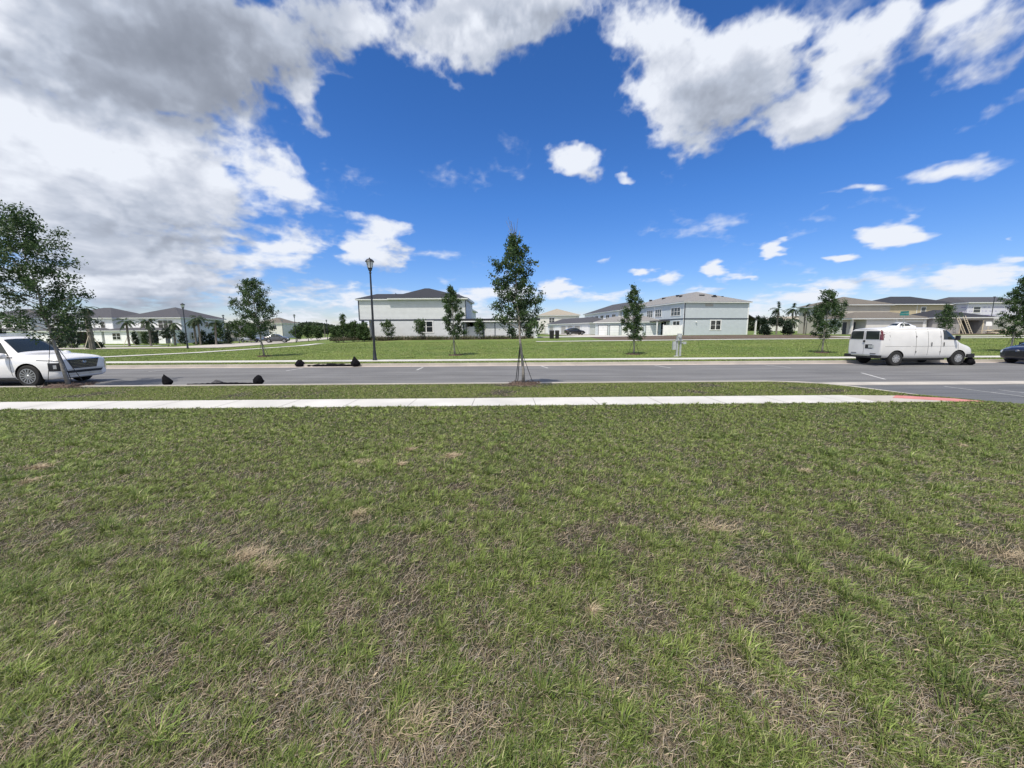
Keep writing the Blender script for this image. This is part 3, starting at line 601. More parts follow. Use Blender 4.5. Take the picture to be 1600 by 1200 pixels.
bA=estate('estate_house','white two-storey house cut by the left edge, behind the big leaning tree',xc(-60,84),xc(46,84),84,[(7.2,3.4,1.2,1.5,2),(9.3,3.4,1.2,1.5,2),(12.0,3.4,1.0,1.4,1)],(7,12.5),roof='roofm',rise=2.3)
bB=estate('estate_house','white two-storey house behind the thick palm trunk, second from left',xc(72,84),xc(175,84),84,[(4.8,3.3,1.6,1.4,2),(7.2,3.3,1.6,1.4,2),(11.6,3.4,1.0,1.3,1)],(4.5,12.6))
bC=estate('estate_house','white two-storey house with hip roof and row of palms before its front',xc(193,84),xc(282,84),84,[(3.6,3.35,1.9,1.45,2),(7.4,3.35,3.2,1.55,3)],(5.0,9.4),low=(-1.9,12.2))
bC.win('f',-2.6,-.2,.9,1.7,1.3,2); bC.win('r',12.5,6.4,3.6,.9,1.1,1); bC.win('r',12.5,4.6,.9,.6,1.5,1); bC.win('r',12.5,2.0,.9,1.4,1.4,2)
bC.door('f',-2.6,10.9,m='trimd')
for u in range(3): pass
bD=B('estate_garage','low white garage with pale roof right of the palm-fronted white house','garage',xc(346,99),99,0,z=H(-60,99))
bD.walls('grey',[(0,7.5,0,7,0,3.0)]); bD.hip(0,7.5,0,7,3.0,1.5,'roofm'); bD.gdoor('f',0,1.0,2.4,m='garageg'); bD.gdoor('f',0,4.1,2.4,m='garageg')
bE=B('estate_house','tan gabled house far off behind the green street trees on the left','house',xc(404,150),150,0,z=-.6)
bE.walls('beige2',[(0,9,0,11,0,5.6)]); bE.hip(0,9,0,11,5.6,2.2,'roofb'); bE.win('f',0,1.5,3.5,1.2,1.4); bE.win('f',0,5.5,3.5,1.2,1.4); bE.gdoor('f',0,1.5,4.8,m='garage')
# --- centre left: grey-blue house with dark hip roof
x0=xc(560,60); b1=B('grey_house','pale grey two-storey house with dark hip roof behind the tall black lamp','house',x0,60,0,z=.42)
b1.walls('blue',[(1.85,16.6,.25,10,0,3.0),(0,16.6,.25,10,3.0,6.05)])
b1.hip(0,16.6,.25,10,6.02,1.2,'roofd',oh=.32,ridge=((1.3,5.1),(14.5,5.1))); b1.hip(5.0,16.6,.05,10.2,6.1,2.0,'roofd',oh=.34,ridge=((9.3,5.1),(10.0,5.1)),name='upper_roof')
b1.trim('f',.25,0,16.62,2.9,3.12,'trimd','belt_course'); b1.trim('f',.25,-.02,.14,3.13,6.0,'trimd','corner_trim'); b1.trim('f',.25,1.84,1.98,0,2.88,'trimd','corner_trim'); b1.trim('f',.25,16.48,16.62,0,6.0,'trimd','corner_trim')
b1.win('f',.25,9.3,1.15,2.1,1.6,2,tr='trimw',wd=.14); b1.col(.5,.5,2.9,.32,'trimd'); b1.col(1.25,1.6,2.9,.3,'trimw'); b1.col(.4,6,2.9,.3,'trimd')
b1.box('porch_shade_sheet','shade_fill',1.78,1.84,1,9.5,0,2.88)  # dark sheet painted as the shade beneath the upper-floor overhang
mb=MB(); 
for u in (4.8,13.4): MB().lathe([(.06,0),(.06,.35)],(u,3.9,7.1 if u<6 else 7.9),n=8).build('roof_vent',M['trimd'],b1.r)
# behind: another block seen between house and staked tree
b1b=B('grey_house','second pale house block showing just right of the dark-roofed grey house','house',xc(692,80),80,0,z=.6)
b1b.walls('grey',[(0,5.7,0,12,0,5.3)]); b1b.hip(0,5.7,0,12,5.3,1.1,'roofm'); b1b.win('f',0,3.9,3.6,1.1,1.2)
# breezeway + garage
bg_=B('garage_block','low grey garage and breezeway under one dark flat roof beside the tallest staked tree','garage',xc(722,60),60,0,z=.44)
mb=MB().box(-.2,12,-.4,7.4,2.78,3.12); mb.build('roof',M['roofd'],bg_.r); bg_.trim('f',-.4,-.2,12,2.62,2.78,'trimw','fascia',.04)
bg_.walls('blue',[(3.4,11.6,0,7,0,2.76)]); bg_.box('breezeway_shade_sheet','shade_fill',0,3.4,6.4,6.6,1.9,2.76); bg_.col(.2,.1,2.76,.2,'trimd'); bg_.col(3.3,.0,2.76,.2,'trimd')  # dark sheet at the breezeway back colours in the shade below the roof
for u in (5.0,7.2,8.9): bg_.trim('f',0,u,u+.12,0,2.6,'trimd')
fn=thing('vinyl_fence','white vinyl fence panel under the breezeway beside the grey garage','fence',(xc(722,60.8),60.8,.43)); mb=MB()
for k in range(13): mb.box(k*.26,k*.26+.252,0,.04,.05,1.82)
mb.box(0,3.38,-.01,.05,1.82,1.9).build('panel',M['vinyl'],fn)
for k in (0,1.69,3.3): MB().box(k,k+.12,-.06,-.012,0,2.0).build('post',M['vinyl'],fn)
# --- townhouse row on the right of centre
RT=R_(8); tz=.73
t1=B('townhouse','pale blue-grey end townhouse with light grey roof and square window facing the lawn','townhouse',30.1,68,RT,z=tz)
t1.walls('blue2',[(0,12.4,0,26,0,5.7)]); t1.hip(0,12.4,0,26,5.66,2.35,'roofg',oh=.35,ridge=((6.6,6.9),(6.6,19)))
t1.trim('f',0,0,12.42,2.78,2.98,'trimd','belt_course'); t1.trim('f',0,-.03,.16,0,5.6,'trimd','corner_trim'); t1.trim('f',0,12.2,12.42,0,5.6,'trimw','corner_trim'); t1.trim('l',0,0,.16,0,5.6,'trimw','corner_trim')
t1.win('f',0,5.1,1.0,2.0,1.55,2,wd=.15); t1.trim('f',0,3.9,5.4,5.05,5.5,'garageg','gable_vent'); 
MB().lathe([(.05,0),(.11,.05),(.11,.18),(.05,.22)],(2.3,-.12,2.2),n=8).build('wall_lamp',M['trimw'],t1.r)
t1.trim('l',0,0,8.5,2.78,2.98,'trimd','belt_course')
for u,w,c in ((1.2,3.0,3),(7.6,2.4,3),(11.0,2.4,3),(17,2.4,3),(20.5,2.4,3)): t1.win('l',0,u,3.55,w,1.35,c)
t1.win('l',0,1.2,1.1,2.2,1.4,2); t1.win('l',0,5.6,1.1,3.0,1.4,3)
t1.trim('l',0,10.2,10.4,2.9,5.6,'trimw','downpipe')
mb=MB().box(-2.6,-.003,4.4,9.6,2.55,2.72).build('patio_roof',M['roofm'],t1.r); t1.col(-2.45,4.6,2.55,.18,'trimw'); t1.col(-2.45,9.4,2.55,.18,'trimw')
mb=MB(); mb.add([(12.45,1,4.1),(15.2,1,2.75),(15.2,6,2.75),(12.45,6,4.1),(12.45,1,3.95),(15.2,1,2.6),(15.2,6,2.6),(12.45,6,3.95)],[(0,1,2,3),(4,7,6,5),(0,4,5,1),(2,6,7,3),(1,5,6,2),(0,3,7,4)]); mb.build('porch_roof',M['roofm'],t1.r)
t1.col(15.0,1.2,2.65,.22); t1.col(15.0,5.8,2.65,.22); t1.trim('r',12.4,.6,6.2,.0,2.5,'shade_fill','painted_porch_shadow')  # dark sheet on the wall paints the shadow of the side porch
mb=MB()
for (x,y,w_,z) in ((3.6,7.5,.5,7.45),(4.4,10,.5,7.75),(7.0,2.6,.9,6.9),(7.9,3.4,.35,7.2),(9.2,3.0,.3,6.95),(5.2,3.6,.9,7.25),(4.2,15,.7,7.6),(3.9,20,.6,7.6)): MB().box(x,x+w_,y,y+.35,z-.15,z+.14).build('roof_vent',M['roofd'],t1.r)
c,s_=math.cos(RT),math.sin(RT); t2x,t2y=30.1-s_*26.6,68+c*26.6
t2=B('townhouse','white townhouse with dark roof in the middle of the row behind the garages','townhouse',t2x-.6,t2y,RT,z=.75)
t2.walls('white',[(0,12.4,0,25,0,5.6)]); t2.hip(0,12.4,0,25,5.58,2.5,'roofm')
for u in (1.5,5.5,9.5,13.5,17.5,21.5): t2.win('l',0,u,3.45,2.2,1.4,2)
for u in (2.5,8,14,19): t2.win('f',0,min(u,10),3.45,1.2,1.4) if u<10 else None
t0=B('townhouse','cream townhouse with tan hip roof farthest in the row, right of the central tree','townhouse',xc(842,122),122,0,z=.75)
t0.walls('beige2',[(0,12.6,0,14,0,5.6)]); t0.hip(0,12.6,0,14,5.55,2.3,'rooft'); t0.win('f',0,3.2,3.4,1.7,1.5,2); t0.win('f',0,8.6,3.6,1.4,.9,1); t0.gdoor('f',0,2,4.6,m='garage')
# garages: grey-roofed block facing the lawn, dark-roofed block along the alley
g2=B('garage_block','light grey roofed row of white garage doors beside the end townhouse','garage',17.0,79,R_(-22),z=.68)
g2.walls('blue2',[(0,12.5,0,6.5,0,2.5)]); g2.hip(0,12.5,0,6.5,2.48,1.15,'roofg',oh=.35)
for u in (.7,2.95,5.2,7.45): g2.gdoor('f',0,u,1.75,2.0)
g2.gdoor('f',0,9.8,2.1,2.0,m='garage')
g1=B('garage_block','dark roofed row of garage doors farther up the alley behind the parked black car','garage',10.6,113,R_(-71),z=.75)
g1.walls('grey',[(0,23.5,0,6,0,2.6)]); g1.hip(0,23.5,0,6,2.58,1.4,'roofm',oh=.35)
for k,u in enumerate((1,4.8,8.6,12.4,16.2,20)): g1.gdoor('f',0,u,2.7,2.1,m='garage' if k in(1,5) else 'garageg',tr='trimw')
fn=thing('vinyl_fence','white vinyl fence panel between the garages and the end townhouse','fence',(26.75,68.6,.72),R_(-4)); mb=MB()
L_=4.3 if False else 3.0
for k in range(14): mb.box(k*.235,k*.235+.228,0,.04,.05,1.72)
mb.box(0,3.29,-.01,.05,1.72,1.8).build('panel',M['vinyl'],fn)
for k in (0,1.6,3.2): MB().box(k-.02,k+.1,-.06,-.012,0,1.9).build('post',M['vinyl'],fn)
# --- far right: houses being finished
r1=B('new_house','beige two-storey house with brown-grey hip roof, leftmost of the far right houses','house',61.2,73,R_(2),z=.76)
r1.walls('beige',[(0,9.9,0,9.5,0,5.35)]); r1.hip(0,9.9,0,9.5,5.3,1.75,'roofb'); r1.trim('f',0,.0,9.9,2.55,2.62,'beige2'); r1.win('l',0,3,3.4,1.2,1.3)
r1b=B('new_house_wing','low light stucco wing with brown roof and closed grey garage door behind the van','house',57.8,66,R_(1),z=.76)
r1b.walls('beige2',[(2.5,13.0,0,6.6,0,2.55),(0,2.5,2.0,6.6,0,2.55)]); r1b.hip(0,13.0,0,6.6,2.55,1.15,'roofb',oh=.4); r1b.gdoor('f',0,8.0,4.3,2.1,m='garageg',tr='trimw')
r1b.door('f',2.0,1.5,m='trimd'); r1b.door('f',2.0,.2,w=.7,m='trimd'); r1b.col(.2,.2,2.55,.3,'beige2'); r1b.trim('f',0,7.5,7.9,0,2.5,'trimw','pilaster'); r1b.trim('f',0,12.4,12.8,0,2.5,'trimw','pilaster')
r2=B('new_house','tan two-storey house with dark charcoal roof and one upper window','house',72.6,75,R_(2),z=.76)
r2.walls('tan',[(0,13.2,0,9,0,5.5)]); r2.hip(0,13.2,0,9,5.45,1.75,'roofd'); r2.win('f',0,6.3,3.55,.95,1.45,1); r2.trim('f',0,5.4,5.52,2.5,5.4,'beige2')
r2b=B('new_house_wing','grey unfinished garage wing with black hip roof and dark open doorway','house',71.0,65.5,R_(1),z=.76)
r2b.walls('blockgrey',[(0,4.9,0,6.5,0,2.62),(8.6,10.4,0,6.5,0,2.62),(4.9,8.6,0,6.5,2.3,2.62),(4.9,8.6,6.2,6.5,0,2.3)]); r2b.hip(0,10.4,0,6.5,2.62,1.35,'roofd',oh=.4,ridge=((3.4,3.2),(4.6,3.2)))
r2b.trim('f',0,4.7,4.9,0,2.3,'lumber','door_frame'); r2b.trim('f',0,8.6,8.8,0,2.3,'lumber','door_frame')
r3=B('new_house','unfinished house wrapped in pale printed sheeting with dark roof, far right','house',85.2,73,R_(2),z=.76)
r3.walls('wrap',[(0,12.5,0,9,2.75,5.6)],'upper_wall'); r3.walls('blockgrey',[(0,12.5,0,9,0,2.748)],'lower_wall'); r3.hip(0,12.5,0,9,5.58,1.3,'roofm',oh=.4,ridge=((1.5,4.5),(11,4.5))); r3.win('f',0,1.2,3.9,1.4,1.0,1)
r3.walls('blockgrey',[(12.52,20,3,9,0,5.2)],'side_block')
# construction bits
for lab,x,y,h in (('pale wooden ladder leaning on the unfinished garage wing, left one',75.2,64.9,2.9),('pale wooden ladder leaning on the unfinished garage wing, right one',76.3,64.9,3.0)):
    t=thing('ladder',lab,'ladder',(x,y,.76),R_(0),'ladders at the unfinished garage')
    for dx in (0,.42): MB().tube([(dx-.5,-.9,0),(dx-1.1,0,h)],.045,6).build('rail',M['lumber'],t)
    for k in range(1,9):
        f=k/9; MB().tube([(-.5-.6*f,-.9+.9*f,h*f),(-.08-.6*f,-.9+.9*f,h*f)],.03,5).build('rung',M['lumber'],t)
t=MB(); 
for k in range(9): t.box(random.uniform(-2.5,0),random.uniform(.5,3),random.uniform(-.6,.4),random.uniform(.5,1.1),.08*k,.08*k+.07)
o=t.build('lumber_pile',M['lumber']); o.location=(79.5,63.2,.75); tag(o,'low pile of pale boards and scrap on the ground before the open garage wing','lumber pile')
t=thing('board_sign','small white notice board on a stake in front of the open garage','sign',(78.9,64.2,.76)); MB().box(-.03,.03,0,.05,0,2.0).build('stake',M['lumber'],t); MB().box(-.5,.5,-.04,-.003,1.3,2.0).build('board',M['vinyl'],t)
# far, small houses on the horizon at right
for k,(px,Y,w,h,m,rf,lab) in enumerate([(1205,230,22,6,'beige2','rooft','pale far-off house with tan roof between the distant palms'),(1236,250,24,7,'beige','roofb','pinkish beige far-off house right of the distant palms'),(1010,260,1,1,None,None,None)]):
    if not m: continue
    b=B('distant_house',lab,'house',xc(px,Y),Y,0,z=.8); b.walls(m,[(0,w,0,10,0,h)]); b.hip(0,w,0,10,h,2.4,rf); [b.win('f',0,u,h-2.4,1.6,1.5,1) for u in (3,8,13,18)]
# ================================================================ VEGETATION
def leafcloud(P,size,rnd,flat=.0,asp=.5):
    """rhombic leaves at points P"""
    n=len(P); d=rng.normal(size=(n,3)); d[:,2]*=(1-flat); d/=np.linalg.norm(d,axis=1)[:,None]
    e=rng.normal(size=(n,3)); e-= (e*d).sum(1)[:,None]*d; e/=np.linalg.norm(e,axis=1)[:,None]
    L_=(size*rng.uniform(.6,1.35,n))[:,None]; V=np.empty((n,4,3)); V[:,0]=P-d*L_*.5; V[:,2]=P+d*L_*.5; V[:,1]=P+e*L_*asp*.5+d*L_*.05; V[:,3]=P-e*L_*asp*.5+d*L_*.05
    i=np.arange(n)*4; return V.reshape(-1,3),np.stack([i,i+1,i+2,i+3],1),np.repeat(rnd,4)
def tree(name,label,cat,group,x,y,z,Ht,cz,rad,lean=(0,0),seed=0,leaves=9000,ls=.055,prof=None,r0=.05,limbs=36,wisps=0,leafm='leaf',ring=.6,braces=None,asp=.5,up=.6,loc_fix=None,trunkm='bark'):
    rs=random.Random(seed); root=thing(name,label,cat,(x,y,z),0,group)
    prof=prof or (lambda t:math.sin(math.pi*min(1,(t*.92+.12)))**.8*(1-.35*t))
    k=9; tp=[]; 
    for i in range(k+1):
        f=i/k; w=.03*Ht*.2
        tp.append(Vector((lean[0]*f+rs.uniform(-w,w)*(0<i), lean[1]*f+rs.uniform(-w,w)*(0<i), Ht*f-.03)))
    def tpos(f):
        g=f*k; i=min(int(g),k-1); return tp[i].lerp(tp[i+1],g-i)
    mb=MB(); mb.tube(tp,[r0*(1.25 if i==0 else 1)*(1-.88*i/k) for i in range(k+1)],7)
    pts=[]; f0=cz/Ht
    for j in range(limbs):
        t=(j+rs.random()*.8)/limbs; f=f0+(0.97-f0)*t; p=tpos(f); az=j*2.399+rs.uniform(-.4,.4); L_=rad*prof(t)*rs.uniform(.45,1.25)
        u=up*(.55+.9*t); d=Vector((math.cos(az),math.sin(az),u)).normalized()
        q=[p]; 
        for s in range(1,5): q.append(p+d*L_*s/4+Vector((0,0,.10*L_*(s/4)**2))+Vector([rs.uniform(-.05,.05)*L_ for _ in range(3)]))
        rr=max(.004,r0*.34*(1-.6*t)); mb.tube(q,[rr*(1-.19*s) for s in range(5)],4,cap=False)
        for tw in range(max(3,int(7*L_/rad)+2)):
            g=rs.uniform(.22,1)*4; i=min(int(g),3); b=q[i].lerp(q[i+1],g-i); dd=(d+Vector([rs.uniform(-.9,.9) for _ in range(3)])).normalized(); tl=rad*rs.uniform(.10,.30)
            e=b+dd*tl; mb.tube([b,b.lerp(e,.5)+Vector((0,0,.02)),e],[rr*.45,rr*.3,.0025],3,cap=False)
            for c in range(3): pts.append(b.lerp(e,rs.uniform(.25,1.05)))
        pts.append(q[-1])
    for j in range(wisps):     # bare twigs sticking out of the top
        p=tpos(rs.uniform(.86,.98)); az=rs.random()*6.28; q=[p]; 
        for s in range(1,5): q.append(q[-1]+Vector((math.cos(az)*.06+rs.uniform(-.04,.04),math.sin(az)*.06,.17)))
        mb.tube(q,[.010,.008,.007,.006,.004],3,cap=False)
    tr=mb.build('trunk',M[trunkm],root,smooth=True)
    P=np.array([tuple(p) for p in pts]); w=np.random.default_rng(seed+5); P=P[w.random(len(P))>.24]; idx=w.integers(0,len(P),leaves); sg=rad*.028+ls*.5
    Q=P[idx]+w.normal(0,sg,(leaves,3)); shade=w.random(len(P))[idx]*.6+w.random(leaves)*.4
    v,f_,rn=leafcloud(Q,ls,shade,asp=asp); npmesh('crown',v,[f_],M[leafm],{'rnd':rn},parent=root)
    if ring:
        mr=MB(); n=22; vs=[(0,0,.06)]+[(math.cos(a)*ring*rs.uniform(.8,1.15),math.sin(a)*ring*.8*rs.uniform(.8,1.15),.0) for a in [6.283*i/n for i in range(n)]]; ms=[(v_[0]*.6,v_[1]*.6,.05+rs.uniform(-.01,.03)) for v_ in vs[1:]]
        mr.add(vs+ms,[(0,n+1+i,n+1+(i+1)%n) for i in range(n)]+[(n+1+i,1+i,1+(i+1)%n,n+1+(i+1)%n) for i in range(n)])
        for c in range(90):
            a=rs.random()*6.28; r=ring*rs.random()**.5*1.1; px_,py_=math.cos(a)*r,math.sin(a)*r*.8; l=rs.uniform(.03,.09); mr.tube([(px_,py_,.05),(px_+l*math.cos(c),py_+l*math.sin(c),.05+rs.uniform(0,.04))],rs.uniform(.006,.012),4)
        mr.build('mulch_ring',M['mulch'],root)
    for (hz,bx,by,rr_,m_) in (braces or []):
        p=tpos(hz/Ht); MB().tube([p,Vector((bx,by,-.02))],rr_,5).build('guy_strap',M[m_],root)
    return root
narrow=lambda t:(.75+.45*math.sin(t*math.pi*1.1))*(1-.80*t**1.6)
broad=lambda t:(.80+.35*math.sin(t*3.0))*(1-.68*t**1.8)
# large tree, left, leaning away from the kerb
p=PZ(108,603,ZV); 
tree('oak_tree','largest leaning oak on the near verge beside the white parked SUV','tree','young oaks staked along the street',p.x,p.y,ZV,5.75,1.6,1.52,lean=(-1.15,.15),seed=3,leaves=15500,ls=.088,prof=broad,r0=.056,limbs=58,ring=.75,
  braces=[(1.9,-.62,-.1,.009,'black'),(1.75,-.25,.35,.012,'black'),(1.5,.25,.3,.010,'black')],up=.45)
p=PZ(818,600,ZV); cx,cy=p.x,p.y
tree('oak_tree','tall slim staked oak with bare top twigs in the centre of the near verge','tree','young oaks staked along the street',cx,cy,ZV,4.9,1.6,.93,lean=(-.32,.1),seed=11,leaves=11500,ls=.082,prof=lambda t:(.98+.25*math.sin(t*3.1))*(1-.85*t**1.4),r0=.052,limbs=50,wisps=14,ring=.55,
  braces=[(1.45,-.28,-.08,.014,'black'),(1.4,-.2,.25,.014,'black'),(1.2,.34,.1,.010,'black')],up=.5)
mb=MB(); mb.tube([(-.12,0,.9),(-.11,0,1.6)],.018,6)
def far_oak(label,px,py,top,halfw,Y,seed,cf=.30,leaves=7000,lean=0,ls=.11,grp='young oaks staked along the street',nm='oak_tree',**k):
    x=PX(px,Y,py); z=H(x,Y); scale=Y/F*1.0; Ht=(py-top)*Y/F*.985; 
    return tree(nm,label,'tree',grp,x,Y,z,Ht,Ht*cf,halfw*Y/F,lean=(lean*Y/F,0),seed=seed,leaves=leaves,ls=ls,prof=k.pop('prof',narrow),r0=k.pop('r0',.06),limbs=k.pop('limbs',34),ring=k.pop('ring',.5),
      braces=k.pop('braces',[(1.2,.4,-.1,.012,'black'),(1.2,-.4,.05,.012,'black')]),**k)
far_oak('full round-crowned staked oak on the far lawn left of the tall lamp',413,557,438,30,27.5,21,lean=-12,prof=broad,cf=.26,leaves=11000,limbs=44)
far_oak('slim staked oak on the far lawn in front of the dark-roofed grey house',711,556,448,20,27.6,22,lean=-4,cf=.26,leaves=7500)
far_oak('slim staked oak on the far lawn left of the grey utility pedestal',990,556,449,21,27.6,23,lean=-3,cf=.2,leaves=8000)
far_oak('round-crowned staked oak on the far lawn left of the white van',1285,550,455,24,28.0,24,lean=2,prof=broad,cf=.24,leaves=8000)
far_oak('dark staked oak at the right edge above the navy car',1578,545,428,20,28.0,25,lean=8,prof=broad,cf=.2,leaves=10000,limbs=44)
far_oak('small sparse oak standing beyond the roof of the white van',1474,528,478,14,50,26,cf=.25,leaves=3000,ls=.16,ring=0,braces=[])
# ornamental trees before the grey house
for i,(px,py,top,hw,lab) in enumerate([(607,528,500,13,'small magnolia left of the window on the grey house wall'),(657,527,499,12,'small magnolia covering the left part of the grey house window'),(749,528,499,12,'small pale-leaved tree before the breezeway'),]):
    far_oak(lab,px,py,top,hw,57.5,40+i,cf=.22,leaves=1100,ls=.24,grp='small magnolias along the grey house',nm='magnolia_tree',ring=0,braces=[],leafm='leaf2',prof=broad,r0=.05,limbs=16,up=.9)
far_oak('tall thin conical cypress left of the grey house',537,530,486,9,60,50,cf=.12,leaves=2600,ls=.2,grp='trees at the corner of the grey house',nm='cypress_tree',ring=0,braces=[],leafm='leaf2',prof=lambda t:1.05-.95*t,limbs=40,up=.3)
for i,(px,top,hw,Y,lab) in enumerate([(553,502,12,58,'bushy green tree touching the porch of the grey house'),(569,505,11,57,'bushy dark tree nearest the porch column of the grey house'),(526,508,10,62,'round green shrub tree at the end of the row left of the cypress')]):
    far_oak(lab,px,531,top,hw,Y,60+i,cf=.08,leaves=3600,ls=.22,grp='trees at the corner of the grey house',nm='shrub_tree',ring=0,braces=[],leafm='leaf2',prof=lambda t:1.1-.6*t,limbs=30)
# street trees on the left side street
for i,(px,base,top,hw,Y,lab) in enumerate([(374,533,499,14,78,'small green street tree right behind the round-crowned far oak, left side'),(392,533,503,9,82,'small tree hidden partly by the round-crowned far oak'),(465,533,510,8,90,'small street tree below the thin lamp left of the street'),(482,532,508,9,92,'small leafy street tree in the middle of the far street row'),(497,533,512,7,95,'smallest street tree at the right end of the far street row'),(344,533,503,9,88,'narrow green tree beside the low pale garage')]):
    far_oak(lab,px,base,top,hw,Y,70+i,cf=.2,leaves=1500,ls=.34,grp='street trees on the side street',nm='street_tree',ring=0,braces=[],leafm='leaf2',prof=broad,limbs=18,r0=.08)
for i,(px,base,top,hw,Y,lab) in enumerate([(1194,523,509,8,62,'dark conical evergreen shrub left of the wind-blown palms'),(1230,524,504,9,60,'dark conical evergreen tree in front of the wind-blown palms'),(1212,516,498,14,140,'loose pine crown far behind the left palm'),(1187,516,497,12,150,'thin far-off pine right of the end townhouse porch')]):
    far_oak(lab,px,base,top,hw,Y,80+i,cf=.1 if i<2 else .45,leaves=2000,ls=.25 if i<2 else .55,grp='evergreens at the new estate',nm='evergreen_tree',ring=0,braces=[],leafm='leafd',prof=(lambda t:1.05-.85*t) if i<2 else broad,limbs=26,r0=.08)
# evergreen shrubs before the white house
for i,(px,top,hw,Y,lab) in enumerate([(212,517,5,72,'narrow dark shrub left of the porch opening'),(228,519,6,74,'light green shrub inside the porch opening'),(240,509,9,73,'large dark rounded shrub before the white house porch'),(286,519,6,74,'dark shrub at the side wall of the white house, right one'),(318,516,7,72,'dark magnolia shrub below the pair of palms'),(331,521,6,72,'dark magnolia shrub by the low hedge right of the pair of palms'),(357,518,6,74,'dark shrub beneath the second lamp'),(263,512,10,62,'small umbrella-shaped staked tree on the near side of the street')]):
    far_oak(lab,px,538 if i<7 else 541,top,hw,Y,100+i,cf=.06 if i!=7 else .45,leaves=1500,ls=.2,grp='shrubs planted before the white house',nm='shrub',ring=0,braces=[],leafm='leafd' if i not in(1,) else 'leaf2',prof=(lambda t:1.1-.7*t) if i!=7 else (lambda t:1.3-1.0*t),limbs=20,r0=.05,up=.3)
for i,(px,top,hw,Y,lab) in enumerate([(92,511,10,58,'dark bush left of the thick palm trunk, behind the SUV bonnet'),(113,511,11,57,'dark bush nearest the thick palm trunk'),(3,514,9,60,'dark bush at the left edge of the street'),(150,538,9,56,'low scrubby plant at the foot of the thick palm')]):
    far_oak(lab,px,545,top,hw,Y,120+i,cf=.05,leaves=2600,ls=.2,grp='bushes round the thick palm',nm='bush',ring=0,braces=[],leafm='leafd',prof=lambda t:1.2-.7*t,limbs=26,up=.3)
# palms
def palm(label,px,base,top,Y,seed,group,tr=.14,nf=15,fl=1.2,wind=.0,props=False,brown=0):
    rs=random.Random(seed); x=PX(px,Y,base); z=H(x,Y); Ht=(base-top)*Y/F-fl*.30
    root=thing('palm_tree',label,'palm tree',(x,Y,z),0,group); ln=rs.uniform(-.15,.15)
    mb=MB(); pr=[(0,0,-.05)]; rr=[tr*1.25]
    for k in range(1,13): pr.append((ln*k/12,0,Ht*k/12)); rr.append(tr*(1.0+(.12 if k%2 else -.06)))
    mb.tube(pr,rr,8).build('trunk',M['palmbark'],root,smooth=False)
    V=[];Fc=[]; top_=Vector((ln,0,Ht))
    for f in range(nf):
        az=f*2.399+rs.random()*.3; el=rs.uniform(-.65,1.0); L_=fl*rs.uniform(.8,1.15)
        d=Vector((math.cos(az)*math.cos(el)+wind,math.sin(az)*math.cos(el),math.sin(el))).normalized(); p=top_.copy(); st=[p.copy()]
        for k in range(6): d=(d+Vector((wind*.12,0,-.22))).normalized(); p=p+d*L_/6; st.append(p.copy())
        for k in range(2,7):      # leaflets fanned on both sides of the rib
            a=st[k-1]; dd=(st[k]-st[k-1]).normalized(); sd=dd.cross(Vector((0,0,1)));  sd=sd.normalized() if sd.length>.01 else Vector((1,0,0))
            for sgn in (-1,1):
                for q in range(3):
                    b=a.lerp(st[k],q/3); wl=fl*.30*(1-.10*abs(k-4)); e=b+(sd*sgn*.8+dd*.75+Vector((0,0,-.35+rs.uniform(-.15,.15)))).normalized()*wl; o=len(V)
                    V+= [b-dd*.035*fl,b+dd*.035*fl,e]; Fc.append((o,o+1,o+2))
        o=len(V)
        for k in range(6):
            w=Vector((0,0,.012)); V+=[st[k]-w,st[k+1]-w,st[k+1]+w,st[k]+w]; 
    V=np.array([tuple(v) for v in V]); 
    tri=np.array(Fc); fr=npmesh('fronds',V,[tri],M['palm'],{'rnd':rng.random(len(V))},parent=root)
    if props:
        for a in (0.4,2.5,4.6): MB().tube([(math.cos(a)*.9,math.sin(a)*.9,0),(ln*.3+math.cos(a)*.12,math.sin(a)*.12,Ht*.38)],.045,5).build('prop',M['lumber'],root)
    return root
g='palms in front of the white houses'
palm('thick-trunked palm with white wooden props in front of the second white house','145' and 145,546,478,50,1,g,tr=.27,nf=20,fl=1.3,props=True)
for i,(px,base,top,Y,lab) in enumerate([(202,539,496,66,'palm left of the lower left window of the white house'),(236,538,495,66,'palm at the left end of the porch of the white house'),(274,537,498,68,'slender palm at the right corner of the white house front'),(307,537,494,70,'left palm of the close pair by the white house side wall'),(314,538,491,69,'right palm of the close pair by the white house side wall'),(338,537,498,70,'palm at the far end of the white house side wall'),(358,536,500,78,'palm beside the low pale garage left of the small street trees')]):
    palm(lab,px,base,top,Y,10+i,g,tr=.15,nf=22,fl=1.7,props=i in(0,2))
g='wind-blown palms at the far estate'
for i,(px,base,top,Y,lab) in enumerate([(1213,520,478,74,'leftmost wind-blown palm of the far group'),(1237,520,477,74,'middle wind-blown palm of the far group'),(1256,520,476,73,'right wind-blown palm of the far group'),(1236,524,498,66,'short bushy palm under the wind-blown palms'),(1284,520,482,74,'palm hidden behind the round-crowned oak left of the van')]):
    palm(lab,px,base,top,Y,30+i,g,tr=.13,nf=18,fl=1.7,wind=-.55 if i!=3 else 0)
for i,(px,Y,top,lab) in enumerate([(498,150,508,'tiny palm at the far end of the side street, left'),(508,155,507,'tiny palm at the far end of the side street, right')]):
    palm(lab,px,528,top,Y,50+i,'tiny palms at the end of the side street',tr=.2,nf=12,fl=2.0)
